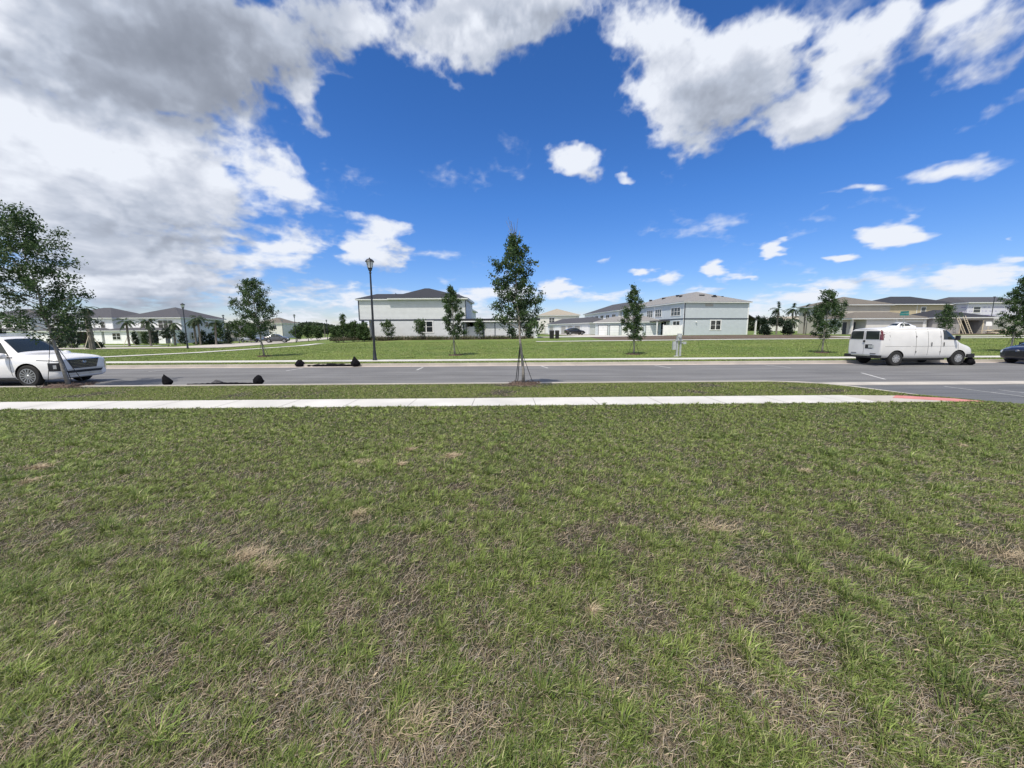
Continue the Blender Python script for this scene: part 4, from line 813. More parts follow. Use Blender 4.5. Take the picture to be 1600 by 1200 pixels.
# ornamental grass bed
n=15000; xx=rng.uniform(-27,3.2,n); yy=rng.uniform(56.9,59.4,n); cl=fbm(xx,yy,.8,5,3); k=rng.random(n)<np.clip((cl-.35)*5,.03,1); xx,yy=xx[k],yy[k]; n=len(xx)
a_=xx*CT+yy*ST; s_2=-xx*ST+yy*CT
bl=blades(a_,s_2,np.full(n,.43)+np.interp(xx,[-27,-16],[-.12,0]),rng.uniform(.35,.95,n),np.full(n,.05),rng.uniform(.1,.7,n),np.where((rng.random(n)<.45)[:,None],np.array([.19,.16,.12]),np.array([.07,.09,.04]))*rng.uniform(.7,1.3,n)[:,None])
combine('ornamental_grass',[bl],'band of wispy ornamental grass along the foot of the grey house')
n=9000; xx=rng.uniform(-38,-24,n)-8; yy=rng.uniform(70,74,n); a_=xx*CT+yy*ST; s_2=-xx*ST+yy*CT
n=5000; xx=rng.uniform(PX(313,76),PX(352,76),n); yy=rng.uniform(74,77,n); a_=xx*CT+yy*ST; s_2=-xx*ST+yy*CT
combine('low_hedge',[blades(a_,s_2,np.array([H(x,y) for x,y in zip(xx,yy)]),rng.uniform(.3,.8,n),np.full(n,.12),rng.uniform(.1,.8,n),np.array([.07,.10,.055])*rng.uniform(.6,1.4,n)[:,None])],'low grey-green planting along the side wall of the white house')
# distant woods: one leaf-clump band on each side
def woods(label,segs,seed):
    w=np.random.default_rng(seed); P=[]; 
    for (px0,px1,Y,h0,h1,n) in segs:
        x=w.uniform(PX(px0,Y),PX(px1,Y),n); hh=h0+(h1-h0)*fbm(x,x*0+seed,9,seed,4); zz=w.random(n)**.7*hh; P.append(np.c_[x,Y+w.uniform(0,14,n),zz+.3])
    P=np.concatenate(P); v,f_,rn=leafcloud(P,1.25,w.random(len(P)),asp=.8); o=npmesh('woods',v,[f_],M['wood_f'],{'rnd':rn}); tag(o,label,'woods',kind='stuff')
woods('low far-off woods at the end of the side street on the left',[(340,540,230,2,9,9000),(-100,345,260,2,8,7000),(540,860,300,1,6,6000)],3)
woods('far-off pine woods behind the palms on the right',[(1165,1310,240,3,13,9000),(860,1165,330,1,5,3000),(1300,1750,300,2,9,6000)],8)
# ================================================================ STREET FURNITURE
def lamp(label,px,base,top,Y=None,z=None,seg=10):
    if Y is None: q=PZ(px,base,ZV); x,Y,z=q.x,q.y,ZV
    else: x=PX(px,Y,base); z=H(x,Y)
    Ht=(base-top)*Y/F*.985; r=thing('street_lamp',label,'street lamp',(x,Y,z),0,'black post-top lanterns')
    s=Ht/6.2
    MB().lathe([(.15,0),(.15,.10),(.11,.16),(.10,.5),(.085,.62),(.075,.7),(.07,2.2),(.05,Ht-1.0*s),(.045,Ht-.95*s),(.075,Ht-.93*s),(.075,Ht-.88*s),(.05,Ht-.86*s),(.06,Ht-.78*s)],n=seg).build('pole',M['blackmetal'],r,smooth=True)
    MB().lathe([(.06,Ht-.80*s),(.12,Ht-.74*s),(.11,Ht-.70*s),(.15,Ht-.62*s)],n=seg).build('lantern_base',M['blackmetal'],r)
    g=MB().lathe([(.13,Ht-.62*s),(.205,Ht-.27*s)],n=seg).build('lantern',M['frost'],r)
    c=MB(); 
    for k in range(6):
        a=k*math.pi/3; c.tube([(.135*math.cos(a),.135*math.sin(a),Ht-.63*s),(.212*math.cos(a),.212*math.sin(a),Ht-.26*s)],.011,4)
    c.build('cage',M['blackmetal'],g)
    MB().lathe([(.27,Ht-.27*s),(.25,Ht-.22*s),(.17,Ht-.13*s),(.07,Ht-.08*s),(.03,Ht-.07*s),(.035,Ht-.04*s),(.006,Ht)],n=seg).build('cap',M['blackmetal'],r)
    return r
lamp('tallest black lantern post, on the far verge left of the dark-roofed grey house',586,564,405)
lamp('black lantern post in front of the white house side wall on the left',293,541,470,51.5)
lamp('slim black lantern post beside the low pale garage, left of the round oak',353,535,491,84)
lamp('slim black lantern post right of the round-crowned oak, by the side street',463,534,490,83)
lamp('small far lantern post just left of the slim one at the side street',443,530,499,118)
lamp('smallest far lantern post left of the conical cypress',512,531,499,106)
t=thing('street_pole','thin dark pole in front of the wrapped house at the far right','pole',(PX(1545,66,520),66,.76)); MB().lathe([(.09,0),(.09,.1),(.055,.12),(.045,6.1)],n=8).build('shaft',M['blackmetal'],t); MB().box(-.2,.2,-.05,.05,6.1,6.2).build('head',M['blackmetal'],t)
t=thing('street_pole','thin dark pole between the last wind-blown palm and the round oak','pole',(PX(1259,70,520),70,.76)); MB().lathe([(.09,0),(.09,.1),(.055,.12),(.045,4.4)],n=8).build('shaft',M['blackmetal'],t); MB().box(-.18,.18,-.05,.05,4.4,4.5).build('head',M['blackmetal'],t)
# street name sign
t=thing('street_name_sign','green street name sign on a post rising behind the white van','street sign',(PX(1412,36,500),36,H(45,36)))
MB().tube([(0,0,0),(0,0,2.75)],.03,8).build('post',M['steel'],t); MB().box(-.42,.42,-.012,.012,2.72,2.92).build('blade',M['teal'],t); MB().box(-.012,.012,-.38,.38,2.94,3.12).build('blade',M['teal'],t)
# utility pedestal
q=PZ(1059,557,ZL-.02); t=thing('utility_pedestal','grey utility meter pedestal on two legs standing on the far lawn','utility pedestal',(q.x,q.y,H(q.x,q.y)))
MB().box(-.14,-.02,-.05,.05,-.05,1.35).build('post',M['pvc'],t); MB().box(.08,.19,-.05,.05,-.05,1.2).build('post',M['pvc'],t)
MB().box(-.20,.24,-.10,.06,1.02,1.10).build('crossbar',M['pvc'],t); MB().box(-.13,.13,-.16,-.052,1.05,1.52).lathe([(.10,-.16),(.10,-.22),(.085,-.235)],(0,0,1.32),'Y',12).build('meter_box',M['pvc'],t)
MB().box(-.42,-.205,-.14,.0,.45,1.0).build('side_box',M['pvc'],t); MB().box(.26,.46,-.16,-.02,.82,.98).tube([(.16,-.08,.9),(.3,-.08,.9)],.03,6).build('side_bracket',M['pvc'],t); MB().box(-.3,.02,-.16,.1,-.06,.03).build('foot_slab',M['conc'],t)
# wheelie bins
def binn(label,x,y,rz):
    t=thing('wheelie_bin',label,'wheelie bin',(x,y,H(x,y)+.05-.45),rz,'two black bins by the alley')
    MB().add([(-.24,-.28,.12),(.24,-.28,.12),(.24,.24,.0),(-.24,.24,.0),(-.31,-.38,1.5),(.31,-.38,1.5),(.31,.36,1.5),(-.31,.36,1.5)],[(3,2,1,0),(4,5,6,7),(0,1,5,4),(1,2,6,5),(2,3,7,6),(3,0,4,7)]).build('tub',M['black'],t)
    MB().add([(-.33,-.42,1.503),(.33,-.42,1.503),(.33,.38,1.503),(-.33,.38,1.503),(-.28,-.36,1.6),(.28,-.36,1.6),(.28,.34,1.64),(-.28,.34,1.64)],[(3,2,1,0),(4,5,6,7),(0,1,5,4),(1,2,6,5),(2,3,7,6),(3,0,4,7)]).build('lid',M['black'],t)
    for sx in (-1,1): MB().lathe([(.02,-.03),(.13,-.03),(.13,.03),(.02,.03)],(sx*.29,.26,.13),'X',12).build('wheel',M['rubber'],t)
binn('black wheelie bin by the alley, left one of the pair',PX(862,56,525),56,.05); binn('black wheelie bin by the alley, right one of the pair',PX(870.5,56,525),56,-.1)
# filter bags and socks at the kerb inlets
def lump(name,label,cat,x,y,z,sx,sy,h,seed,m='bag',group=None,pinch=.35,lean=0):
    rs=np.random.default_rng(seed); bm=bmesh.new(); bmesh.ops.create_icosphere(bm,subdivisions=4,radius=1)
    for v in bm.verts:
        c=v.co; f=(c.z+1)/2; w=1-(1-pinch)*max(0,(f-.25)/.75)**1.1
        nx=fbm(np.array([c.x*1.5+seed]),np.array([c.z*1.5+c.y]),.5,seed,4)[0]-.5; fold=.10*math.sin(math.atan2(c.y,c.x)*7+seed+3*f)*f
        k=1+nx*.5+fold; v.co=Vector((c.x*sx*w*k+lean*f*f,c.y*sy*w*k,max(0,f)*h*(1+nx*.25)))
    me=bpy.data.meshes.new(name); bm.to_mesh(me); bm.free(); me.materials.append(M[m])
    for p in me.polygons: p.use_smooth=True
    o=bpy.data.objects.new(name,me); COL.objects.link(o); o.location=(x,y,z-.02); return tag(o,label,cat,group)
gb='weighted filter bags at the drain inlets'
q=PZ(258,603,ZR); qx,qy=q.x,q.y
lump('filter_bag','black filter bag with a pointed top on the near kerb, nearest the SUV','filter bag',qx,qy+.12,ZR,.17,.16,.42,1,group=gb,pinch=.32,lean=-.11)
q=PZ(401,602,ZR); lump('filter_bag','squat black filter bag with a tied top on the near kerb','filter bag',q.x,q.y+.12,ZR,.19,.17,.38,2,group=gb,pinch=.62)
q=PZ(337,601.5,ZR); lump('filter_fabric','crumpled grey fabric heap between the two near black bags','fabric heap',q.x,q.y+.1,ZR,.22,.16,.20,3,m='bagg',pinch=.5)
def sock(label,p0,p1,z,r,seed,dy=.1):
    a,b=PZ(*p0,z),PZ(*p1,z); n=24; pts=[];rr=[]; rs=random.Random(seed)
    for i in range(n+1):
        f=i/n; p=a.lerp(b,f); pts.append((p.x,p.y+dy+rs.uniform(-.02,.02),z+r*.6+rs.uniform(-.01,.01))); rr.append(r*(.8+.5*math.sin(f*math.pi))*rs.uniform(.85,1.1))
    return tag(MB().tube(pts,rr,8).build('filter_sock',M['bag'],smooth=True),label,'filter sock')
sock('thin black filter sock lying along the near kerb between the two black bags',(290,603.2),(398,601.5),ZR,.05,1)
q=PZ(469,573,ZR); lump('filter_bag','small black filter bag at the left end of the far inlet sock','filter bag',q.x,q.y,ZR,.26,.24,.42,4,group=gb,pinch=.6)
q=PZ(556,573,ZR); lump('filter_bag','pointed black filter bag at the right end of the far inlet sock','filter bag',q.x,q.y,ZR,.27,.24,.58,5,group=gb,pinch=.3,lean=-.05)
sock('thick black filter sock along the far kerb between two bags, left of the tall lamp',(469,573),(556,572.5),ZR,.09,2,dy=.02)
q=PZ(1524,571,ZR); lump('filter_bag','dark filter bag at the far kerb just in front of the white van','filter bag',q.x,q.y+.3,ZR,.24,.24,.45,6,group=gb,pinch=.6)
sock('black filter sock at the far kerb under the nose of the white van',(1492,571),(1522,571),ZR,.07,3,dy=.25)
# ================================================================ VEHICLES
def evalmesh(ob):
    dg_=bpy.context.evaluated_depsgraph_get(); return bpy.data.meshes.new_from_object(ob.evaluated_get(dg_))
class Car:
    def __init__(s,name,label,cat,x,y,z,rz,st,axles,track,wr,paint,group=None,low='black',sub=2,arch=1.16):
        s.r=thing(name,label,cat,(x,y,z),rz,group); s.wr=wr; s.ax=axles; s.tr=track
        V=[];Fc=[]; n=8
        for (X,zb,w,zm,zb2,wb,zt,wt) in st:
            h=[(0,zb),(w*.80,zb),(w*.97,zb+.05),(w,zm),(wb,zb2),(wt+.01,zt-.05),(wt*.80,zt),(0,zt+.025)]
            ring=h+[(-a,b) for a,b in h[-2:0:-1]]; V+=[(X,a,b) for a,b in ring]
        k=len(ring)
        for i in range(len(st)-1):
            for j in range(k): a=i*k+j; b=i*k+(j+1)%k; Fc.append((a,b,b+k,a+k))
        Fc.append(tuple(range(k))[::-1]); Fc.append(tuple((len(st)-1)*k+j for j in range(k)))
        me=bpy.data.meshes.new('body'); me.from_pydata(V,[],Fc)
        bm=bmesh.new(); bm.from_mesh(me); bmesh.ops.recalc_face_normals(bm,faces=bm.faces)
        # sub-divide the end caps by insetting so that the subdivision keeps them flat
        caps=[f for f in bm.faces if len(f.verts)>4]
        for f in caps: bmesh.ops.inset_individual(bm,faces=[f],thickness=.06)
        bm.to_mesh(me); bm.free()
        ob=bpy.data.objects.new('tmp',me); COL.objects.link(ob); m=ob.modifiers.new('s','SUBSURF'); m.levels=sub; m.render_levels=sub
        m2=evalmesh(ob); bpy.data.objects.remove(ob)
        bm=bmesh.new(); bm.from_mesh(m2); s.bvh=BVHTree.FromBMesh(bm); bm.free()
        m2.materials.clear(); m2.materials.append(M[paint]); m2.materials.append(M[low])
        body=bpy.data.objects.new('body',m2); COL.objects.link(body)
        cm=MB()
        for X in axles:
            for sy in (-1,1): cm.lathe([(wr*arch,min(sy*(track-.26),sy*(track+.4))),(wr*arch,max(sy*(track-.26),sy*(track+.4)))],(X,0,wr+.01),'Y',28)
        cut=cm.build('cut',M[low]); cut.data.materials.clear(); cut.data.materials.append(M[paint]); cut.data.materials.append(M[low])
        for p in cut.data.polygons: p.material_index=1
        bo=body.modifiers.new('b','BOOLEAN'); bo.object=cut; bo.operation='DIFFERENCE'; bo.solver='EXACT'; bo.use_self=True
        m3=evalmesh(body); bpy.data.objects.remove(body); bpy.data.objects.remove(cut)
        if len(m3.materials)<2: m3.materials.clear(); m3.materials.append(M[paint]); m3.materials.append(M[low])
        for p in m3.polygons: p.use_smooth=(p.material_index==0)
        m3.name='body'; s.body=bpy.data.objects.new('body',m3); COL.objects.link(s.body); s.body.parent=s.r
        try: m3.set_sharp_from_angle(angle=R_(38))
        except Exception: pass
    def patch(s,name,corners,d,m,off=.008,nu=8,nv=6,parent=None):
        """bilinear quad of 3D corners projected on the body along d"""
        A,Bc,C,D=[Vector(c) for c in corners]; d=Vector(d).normalized(); mb=MB(); 
        for i in range(nu+1):
            for j in range(nv+1):
                u,v=i/nu,j/nv; p=A*(1-u)*(1-v)+Bc*u*(1-v)+C*u*v+D*(1-u)*v
                h=None
                for t_ in range(16):      # slide towards the middle of the body until the surface is met
                    cc=Vector((0,0,1.0)); w_=p-cc; al=d*w_.dot(d); pp=cc+al+(w_-al)*(1-.02*t_); h=s.bvh.ray_cast(pp-d*3,d)[0]
                    if h is not None: break
                q=h if h is not None else s.bvh.find_nearest(p)[0]
                mb.v.append(tuple(q-d*off))
        for i in range(nu):
            for j in range(nv):
                a=i*(nv+1)+j; mb.f.append((a,a+1,a+nv+2,a+nv+1))
        o=mb.build(name,M[m],parent or s.r,smooth=True,fix=False); return o
    def side(s,name,pts,m,off=.008,sy=(-1,1),parent=None,**k):
        out=[]
        for y in sy: out.append(s.patch(name,[(x,y*2,z) for x,z in pts],(0,-y,0),m,off,parent=parent,**k))
        return out
    def wheels(s,rim='alloy',spokes=12,rr=.66,simple=False):
        wr=s.wr
        for X in s.ax:
            for sy in (-1,1):
                c=(X,sy*s.tr-sy*.10,wr); w=.12
                t=MB().lathe([(wr*.60,-w),(wr*.93,-w),(wr,-w*.75),(wr,w*.75),(wr*.93,w),(wr*.60,w)],c,'Y',28).build('wheel',M['rubber'],s.r,smooth=False)
                R2=wr*rr; mb=MB(); o=sy*(w+.004); i_=sy*(w-.05)
                mb.lathe([(R2,min(i_,o)),(R2,max(i_,o))] if 0 else [(R2*.90,o),(R2,o),(R2,i_),(R2*.90,i_)],c,'Y',28)
                mb.f=[f for f in mb.f if len(f)<=4]
                if not simple:
                    for k in range(spokes):
                        a=2*math.pi*k/spokes; ca,sa=math.cos(a),math.sin(a); wdt=R2*.062 if spokes>8 else R2*.2
                        P=lambda r,l,y:(c[0]+ca*r-sa*l,c[1]+y,c[2]+sa*r+ca*l)
                        y0,y1=i_,o*1.0; vs=[P(R2*.12,-wdt*.8,y0),P(R2*.12,wdt*.8,y0),P(R2*.94,wdt*1.2,y0),P(R2*.94,-wdt*1.2,y0),P(R2*.12,-wdt*.8,y1-.0),P(R2*.12,wdt*.8,y1),P(R2*.94,wdt*1.2,y1),P(R2*.94,-wdt*1.2,y1)]
                        mb.add(vs,[(3,2,1,0),(4,5,6,7),(0,1,5,4),(1,2,6,5),(2,3,7,6),(3,0,4,7)])
                mb.lathe([(R2*(.17 if spokes>8 else .42),i_),(R2*(.17 if spokes>8 else .42),o),(R2*.12,o*1.12),(.01,o*1.12)],c,'Y',16)
                mb.build('rim',M[rim],t)
                MB().lathe([(.01,i_*.8),(R2*.97,i_*.8)],c,'Y',20).build('brake_disc',M['black'],t)
# ---- white SUV, near left
st=[(-2.48,.45,.72,.75,1.0,.78,1.25,.62),(-2.42,.32,.90,.70,1.05,.90,1.68,.64),(-2.2,.26,.965,.68,1.08,.93,1.80,.68),(-1.5,.22,.985,.66,1.08,.95,1.86,.70),(-.6,.2,.985,.66,1.07,.95,1.885,.71),(.1,.2,.985,.66,1.06,.95,1.86,.71),(.42,.2,.985,.66,1.06,.95,1.78,.70),(1.02,.2,.985,.70,1.07,.95,1.26,.80),(1.12,.2,.985,.70,1.06,.955,1.20,.84),(1.7,.2,.985,.70,1.04,.955,1.165,.85),(2.15,.22,.975,.70,1.01,.945,1.12,.84),(2.38,.25,.95,.68,.97,.92,1.07,.81),(2.47,.28,.90,.66,.93,.87,1.03,.77),(2.50,.33,.84,.64,.90,.82,.98,.73)]
sp_=PZ(50,604,ZR); SX,SY=sp_.x,sp_.y
suv=Car('parked_suv','white three-row SUV parked at the near kerb by the left edge, facing right','SUV',SX-1.45*math.cos(R_(3))-.98*math.sin(R_(3))*-1*-1,SY-1.45*math.sin(R_(3))+.88,ZR,R_(3.5),st,(1.47,-1.44),.97,.395,'paintw')
suv.wheels('alloy',14,.70)
suv.patch('windscreen',[(1.02,-.76,0),(1.02,.76,0),(.42,.60,0),(.42,-.60,0)],(0,0,-1),'cglass',nu=10)
suv.side('side_window',[(.86,1.13),(.02,1.15),(.02,1.74),(.40,1.67)],'cglass'); suv.side('side_window',[(-.06,1.15),(-1.05,1.16),(-1.05,1.76),(-.06,1.76)],'cglass'); suv.side('side_window',[(-1.13,1.17),(-2.0,1.24),(-1.95,1.68),(-1.13,1.76)],'cglass')
suv.side('window_trim',[(.98,1.06),(-2.2,1.12),(-2.2,1.145),(.98,1.10)],'chrome',off=.012)
for zz in ((1.0,1.005),): pass
suv.side('door_seam',[(.93,.38),(.945,.38),(.90,1.05),(.885,1.05)],'seam',nu=2,off=.004); suv.side('door_seam',[(-.04,.38),(-.025,.38),(-.03,1.1),(-.045,1.1)],'seam',nu=2,off=.004); suv.side('door_seam',[(-1.06,.62),(-1.045,.62),(-1.08,1.1),(-1.095,1.1)],'seam',nu=2,off=.004)
suv.side('lower_cladding',[(1.0,.22),(-.98,.22),(-.98,.34),(1.0,.34)],'seam',off=.01)
suv.side('door_handle',[(.18,.92),(.02,.92),(.02,.95),(.18,.95)],'chrome',off=.03,nu=3,nv=2); suv.side('door_handle',[(-.78,.94),(-.94,.94),(-.94,.97),(-.78,.97)],'chrome',off=.03,nu=3,nv=2)
for sy in (-1,1):
    mm=MB().lathe([(.02,-.13),(.09,-.11),(.11,0),(.09,.10),(.02,.12)],(.80,sy*1.08,1.14),'Y',14).build('mirror',M['paintw'],suv.r,smooth=True); MB().tube([(.80,sy*.93,1.12),(.80,sy*1.02,1.09)],.03,6).build('mirror_arm',M['black'],mm)
g_=suv.patch('grille',[(4,-.58,.96),(4,.58,.96),(4,.45,.62),(4,-.45,.62)],(-1,0,0),'black',off=.012)
for k in range(5):
    z=.665+.058*k; w=.45+.13*(z-.62)/.34-.02; suv.patch('bar',[(4,-w,z),(4,w,z),(4,w,z+.007),(4,-w,z+.007)],(-1,0,0),'chrome',off=.028,nv=1,parent=g_)
suv.patch('grille_frame',[(4,-.60,.98),(4,.60,.98),(4,.59,.965),(4,-.59,.965)],(-1,0,0),'chrome',off=.02,nv=1)
# oval badge with a slanted bar letter
em=MB(); X0=2.515
ring=[(.085*math.cos(a),.045*math.sin(a)) for a in [2*math.pi*i/20 for i in range(21)]]
em.tube([(X0,a,.86+b) for a,b in ring],.006,5,cap=False); em.tube([(X0,-.045,.83),(X0,-.02,.89)],.008,5).tube([(X0,.02,.83),(X0,.045,.89)],.008,5).tube([(X0,-.033,.858),(X0,.033,.862)],.007,5).build('emblem',M['chrome'],g_)
suv.patch('skid_plate',[(4,-.62,.44),(4,.62,.44),(4,.66,.36),(4,-.66,.36)],(-1,0,0),'alloy',off=.015); suv.patch('lower_intake',[(4,-.70,.55),(4,.70,.55),(4,.62,.455),(4,-.62,.455)],(-1,0,0),'black',off=.012)
for sy in (-1,1):
    d=(-.72,-sy*.69,0); hl=suv.patch('headlight',[(2.22,sy*1.0,.86),(2.46,sy*.82,.86),(2.46,sy*.82,.56),(2.22,sy*1.0,.56)],d,'black',off=.012); suv.patch('lamp_lens',[(2.32,sy*.93,.78),(2.39,sy*.88,.78),(2.39,sy*.88,.64),(2.32,sy*.93,.64)],d,'steel',off=.02,parent=hl)
    suv.patch('daytime_light',[(2.46,sy*.82,.88),(2.50,sy*.775,.88),(2.50,sy*.775,.54),(2.46,sy*.82,.54)],d,'chrome',off=.02,nu=2)
    suv.patch('slim_upper_light',[(1.85,sy*1.0,.98),(2.44,sy*.84,.945),(2.44,sy*.84,.92),(1.85,sy*1.0,.965)],d,'black',off=.014,nv=2)
    suv.patch('tail_light',[(-2.40,sy*1.0,1.12),(-2.30,sy*1.0,1.12),(-2.30,sy*1.0,.70),(-2.40,sy*1.0,.70)],(0,-sy,0),'red',off=.012)
    MB().tube([(.1,sy*.60,1.86),(0,sy*.62,1.93),(-1.7,sy*.61,1.92),(-1.8,sy*.60,1.85)],.018,6).build('roof_rail',M['alloy'],suv.r)
suv.patch('bumper_lip',[(4,-.74,.60),(4,.74,.60),(4,.72,.575),(4,-.72,.575)],(-1,0,0),'alloy',off=.02,nv=1)
suv.patch('sunroof',[(.2,-.45,0),(.2,.45,0),(-.7,.45,0),(-.7,-.45,0)],(0,0,-1),'cglass')
MB().box(-1.05,1.05,-.8,.8,.16,.24).build('underbody',M['black'],suv.r)
# ---- white cargo van, far right; panelled, rear towards the left
VY=PZ(1397,571.5,ZR).y; VXr=PZ(1397,571.5,ZR).x
LR=-1.72; LF=1.74
st=[(-2.62,.50,.90,.80,1.32,.93,1.85,.80),(-2.60,.44,.95,.80,1.32,.96,1.92,.83),(-2.56,.42,.97,.80,1.32,.965,1.95,.84),(-2.2,.38,.985,.80,1.33,.97,2.0,.845),(-1.4,.36,.99,.80,1.33,.97,2.02,.845),(0,.36,.99,.80,1.33,.97,2.02,.845),(.95,.36,.99,.80,1.33,.97,1.99,.84),(1.18,.36,.99,.80,1.32,.965,1.90,.83),(1.72,.36,.985,.80,1.25,.95,1.34,.84),(1.82,.36,.98,.78,1.18,.93,1.24,.82),(2.25,.36,.96,.76,1.04,.90,1.12,.76),(2.45,.40,.93,.74,.98,.86,1.04,.72),(2.53,.44,.90,.72,.94,.82,.99,.68),(2.56,.5,.86,.70,.90,.78,.94,.64)]
VR=R_(2.2)
van=Car('cargo_van','long white cargo van parked at the far kerb, rear doors towards the left','van',VXr-LR*math.cos(VR)-.85*math.sin(VR),VY-LR*math.sin(VR)+.92,ZR,VR,st,(LF,LR),.95,.385,'vanw',arch=1.13)
van.wheels('steel',8,.56)
van.side('side_window',[(1.60,1.36),(.80,1.38),(.82,1.88),(1.20,1.86)],'cglass'); van.patch('windscreen',[(1.66,-.76,0),(1.66,.76,0),(1.22,.72,0),(1.22,-.72,0)],(0,0,-1),'cglass',nu=10)
for x in (.66,-.05,-.72): van.side('panel_seam',[(x,.45),(x+.016,.45),(x+.016,1.93),(x,1.93)],'seam',nu=1,nv=12,off=.004)
van.side('panel_seam',[(1.64,.75),(1.656,.75),(1.656,1.3),(1.64,1.3)],'seam',nu=1,off=.004); van.side('panel_seam',[(.66,1.90),(1.15,1.90),(1.15,1.912),(.66,1.912)],'seam',nv=1,off=.004)
van.side('painted_crease_shade',[(-2.4,1.02),(-1.0,1.02),(-1.0,1.032),(-2.4,1.032)],'seam',nv=1,off=.003); van.side('painted_crease_shade',[(-.9,1.02),(1.6,1.02),(1.6,1.03),(-.9,1.03)],'seam',nv=1,off=.003)  # dark strips paint the shaded line of the body creases
van.side('roof_gutter',[(-2.4,1.93),(1.0,1.93),(1.0,1.945),(-2.4,1.945)],'seam',nv=1,off=.004)
for x in (.10,.78): van.side('door_handle',[(x,1.04),(x+.05,1.04),(x+.05,1.24),(x,1.24)],'black',off=.03,nu=1,nv=3)
for z in (.70,1.5): van.side('hinge',[(-.72,z),(-.68,z),(-.68,z+.08),(-.72,z+.08)],'black',off=.02,nu=1,nv=1); van.side('hinge',[(.62,z),(.66,z),(.66,z+.08),(.62,z+.08)],'black',off=.02,nu=1,nv=1)
for sy in (-1,1):
    mm=MB().box(1.36,1.46,min(sy*1.0,sy*1.16),max(sy*1.0,sy*1.16),1.34,1.58).build('mirror',M['black'],van.r); MB().tube([(1.42,sy*.92,1.38),(1.42,sy*1.05,1.42)],.03,6).build('mirror_arm',M['black'],mm)
    van.patch('tail_light',[(-4,sy*.955,1.93),(-4,sy*.83,1.93),(-4,sy*.85,1.38),(-4,sy*.97,1.36)],(1,0,0),'red',off=.015,nv=4)
    van.patch('tail_light_side',[(-2.62,sy*2,1.36),(-2.50,sy*2,1.36),(-2.50,sy*2,1.90),(-2.62,sy*2,1.90)],(0,-sy,0),'red',off=.012)
    van.patch('rear_window',[(-4,sy*.80,1.84),(-4,sy*.07,1.84),(-4,sy*.07,1.40),(-4,sy*.82,1.40)],(1,0,0),'cglass',off=.012)
    van.patch('headlight',[(4,sy*.84,.92),(4,sy*.60,.92),(4,sy*.60,.72),(4,sy*.86,.72)],(-1,0,0),'lens',off=.012)
    van.patch('badge',[(-4,sy*.72,.66),(-4,sy*.40,.66),(-4,sy*.40,.62),(-4,sy*.72,.62)],(1,0,0),'seam',off=.012,nv=1)
van.patch('door_gap',[(-4,.008,1.93),(-4,-.008,1.93),(-4,-.008,.6),(-4,.008,.6)],(1,0,0),'seam',off=.006,nu=1)
pl=van.patch('plate_recess',[(-4,.34,1.12),(-4,-.06,1.12),(-4,-.06,.90),(-4,.34,.90)],(1,0,0),'black',off=.01) ; van.patch('licence_plate',[(-4,.15,1.09),(-4,-.15,1.09),(-4,-.15,.94),(-4,.15,.94)],(1,0,0),'plate',off=.02,parent=pl)
for o_ in (pl,): 
    for ob in [o_]+list(o_.children):
        for v in ob.data.vertices: v.co.y-=.42
van.patch('rear_roof_trim',[(-4,-.80,1.965),(-4,.80,1.965),(-4,.80,1.93),(-4,-.80,1.93)],(1,0,0),'seam',off=.012,nv=1)
MB().lathe([(.01,-.03),(.055,-.02),(.055,.02)],(-2.64,.0,1.29),'X',14).build('emblem',M['black'],van.r)
MB().box(-2.76,-2.58,-1.0,1.0,.40,.56).build('rear_bumper',M['black'],van.r); MB().box(-2.78,-2.757,-.55,.55,.50,.575).build('bumper_step',M['alloy'],van.r)
fb=MB().box(2.50,2.70,-.92,.92,.40,.62).box(2.2,2.52,-1.0,-.93,.42,.60).box(2.2,2.52,.93,1.0,.42,.60).build('front_bumper',M['black'],van.r)
van.patch('grille',[(4,-.58,.92),(4,.58,.92),(4,.58,.70),(4,-.58,.70)],(-1,0,0),'black',off=.012)
MB().box(-1.1,1.2,-.75,.75,.28,.40).tube([(-2.0,-.45,.33),(-1.0,-.5,.30),(.6,-.5,.33)],.05,6).box(-.9,-.1,-.6,-.1,.2,.35).build('underbody',M['black'],van.r)
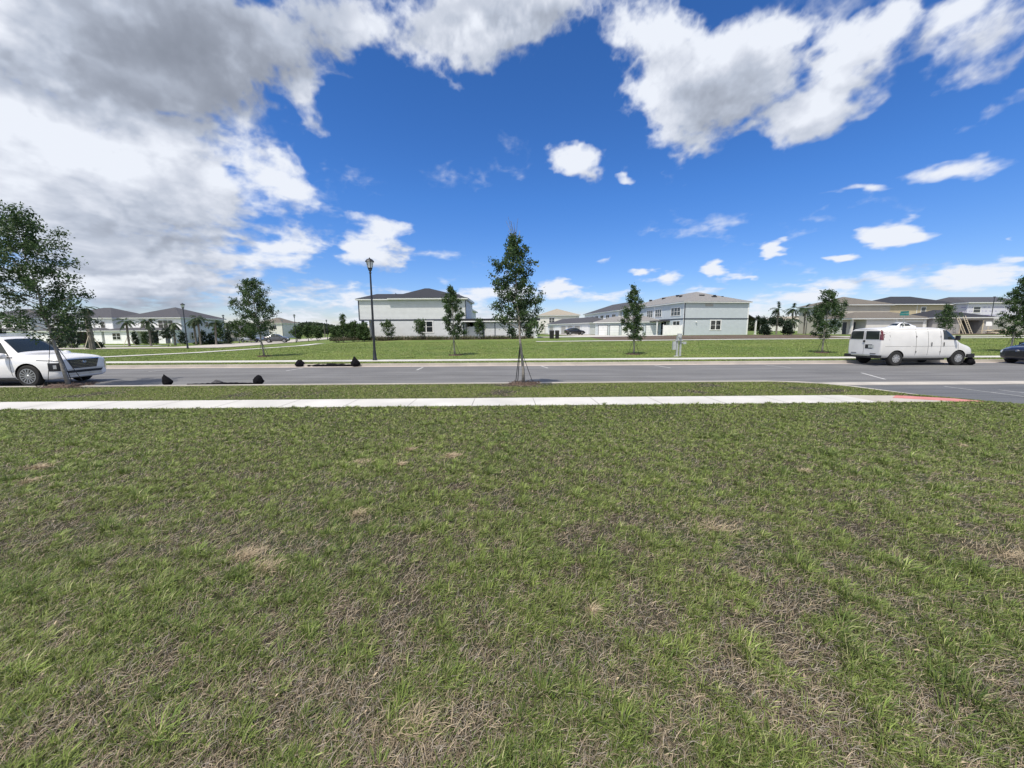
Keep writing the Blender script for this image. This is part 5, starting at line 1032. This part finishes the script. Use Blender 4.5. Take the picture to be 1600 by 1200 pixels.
# ---- generic cars
SED=[(-2.25,.42,.70,.62,.85,.74,.98,.55),(-2.15,.30,.84,.60,.90,.82,1.05,.62),(-1.7,.22,.89,.60,.92,.86,1.10,.60),(-1.2,.2,.90,.6,.92,.86,1.32,.56),(-.5,.2,.90,.6,.92,.86,1.44,.56),(.1,.2,.90,.6,.91,.86,1.43,.56),(.45,.2,.90,.6,.90,.86,1.32,.57),(1.05,.2,.90,.6,.88,.86,.98,.68),(1.6,.2,.89,.58,.82,.84,.90,.66),(2.05,.24,.84,.55,.74,.78,.80,.58),(2.22,.32,.74,.5,.66,.68,.70,.5)]
def simple(name,label,cat,x,y,z,rz,paint,sc=(1,1,1),st=SED,group=None,rim='alloy',win=True):
    st2=[(a*sc[0],b,w*sc[1],zm*sc[2],zb*sc[2],wb*sc[1],zt*sc[2],wt*sc[1]) for a,b,w,zm,zb,wb,zt,wt in st]; L_=sc[0]; hh=sc[2]
    c=Car(name,label,cat,x,y,z,rz,st2,(1.38*L_,-1.38*L_),.86*sc[1],.33*min(1.15,hh),paint,group)
    c.wheels(rim,10,.68)
    c.side('side_window',[(.70*L_,.97*hh),(-.12*L_,.97*hh),(-.12*L_,1.34*hh),(.28*L_,1.31*hh)],'cglass'); c.side('side_window',[(-.2*L_,.97*hh),(-1.2*L_,1.0*hh),(-1.0*L_,1.28*hh),(-.2*L_,1.35*hh)],'cglass')
    c.patch('windscreen',[(1.0*L_,-.66,0),(1.0*L_,.66,0),(.40*L_,.52,0),(.40*L_,-.52,0)],(0,0,-1),'cglass'); c.patch('rear_window',[(-1.35*L_,-.55,0),(-1.35*L_,.55,0),(-1.75*L_,.6,0),(-1.75*L_,-.6,0)],(0,0,-1),'cglass')
    for sy in (-1,1):
        c.patch('headlight',[(2.02*L_,sy*.88*sc[1],.70*hh),(2.2*L_,sy*.60*sc[1],.66*hh),(2.2*L_,sy*.60*sc[1],.54*hh),(2.02*L_,sy*.88*sc[1],.58*hh)],(-.75,-sy*.66,0),'lens',off=.014)
        c.patch('tail_light',[(-4,sy*.78*sc[1],.92*hh),(-4,sy*.5*sc[1],.92*hh),(-4,sy*.5*sc[1],.76*hh),(-4,sy*.8*sc[1],.76*hh)],(1,0,0),'red',off=.014)
        MB().box(.55*L_,.70*L_,min(sy*.86,sy*1.02)*sc[1],max(sy*.86,sy*1.02)*sc[1],.92*hh,1.04*hh).build('mirror',M[paint],c.r)
    c.patch('grille',[(4,-.45,.60*hh),(4,.45,.60*hh),(4,.5,.36*hh),(4,-.5,.36*hh)],(-1,0,0),'black',off=.014)
    return c
q=PZ(1592,566.5,ZR)
nv=simple('parked_car','dark navy hatchback cut by the right edge, facing left towards the van','car',29.9,21.2,ZR,R_(182),'paintn',sc=(.96,1,1.12))
em=MB(); X0=2.17; ring=[(.075*math.cos(a),.045*math.sin(a)) for a in [2*math.pi*i/20 for i in range(21)]]
em.tube([(X0-.03,a,.73+b) for a,b in ring],.008,5,cap=False).tube([(X0-.02,a*.5,.74+b*.55) for a,b in ring],.007,5,cap=False).tube([(X0-.02,0,.70),(X0-.02,0,.77)],.007,4).build('emblem',M['chrome'],nv.r)
q=lambda px,Y:(PX(px,Y,528),Y)
x,y=q(433,80); simple('parked_car','dark grey estate SUV parked on the side street right of the round oak','SUV',x,y,H(x,y)+.1,R_(100-80),'paintd',sc=(1.0,1.05,1.2))
x,y=q(393,84); simple('parked_car','silver car parked behind the round-crowned oak','car',x,y,H(x,y)+.1,R_(5),'paints')
x,y=q(898,86); simple('parked_car','black car parked nose-out before the dark-roofed garages','car',x,y,H(x,y)+.1,R_(12),'paintk',sc=(1.0,1,1.1))
x,y=q(1401,62); simple('parked_car','white SUV with roof just showing above the cargo van','SUV',x,y,H(x,y)+.05,R_(182),'paintw',sc=(1.0,1.05,1.28))
x,y=q(262,60)
SC.render.film_transparent=False
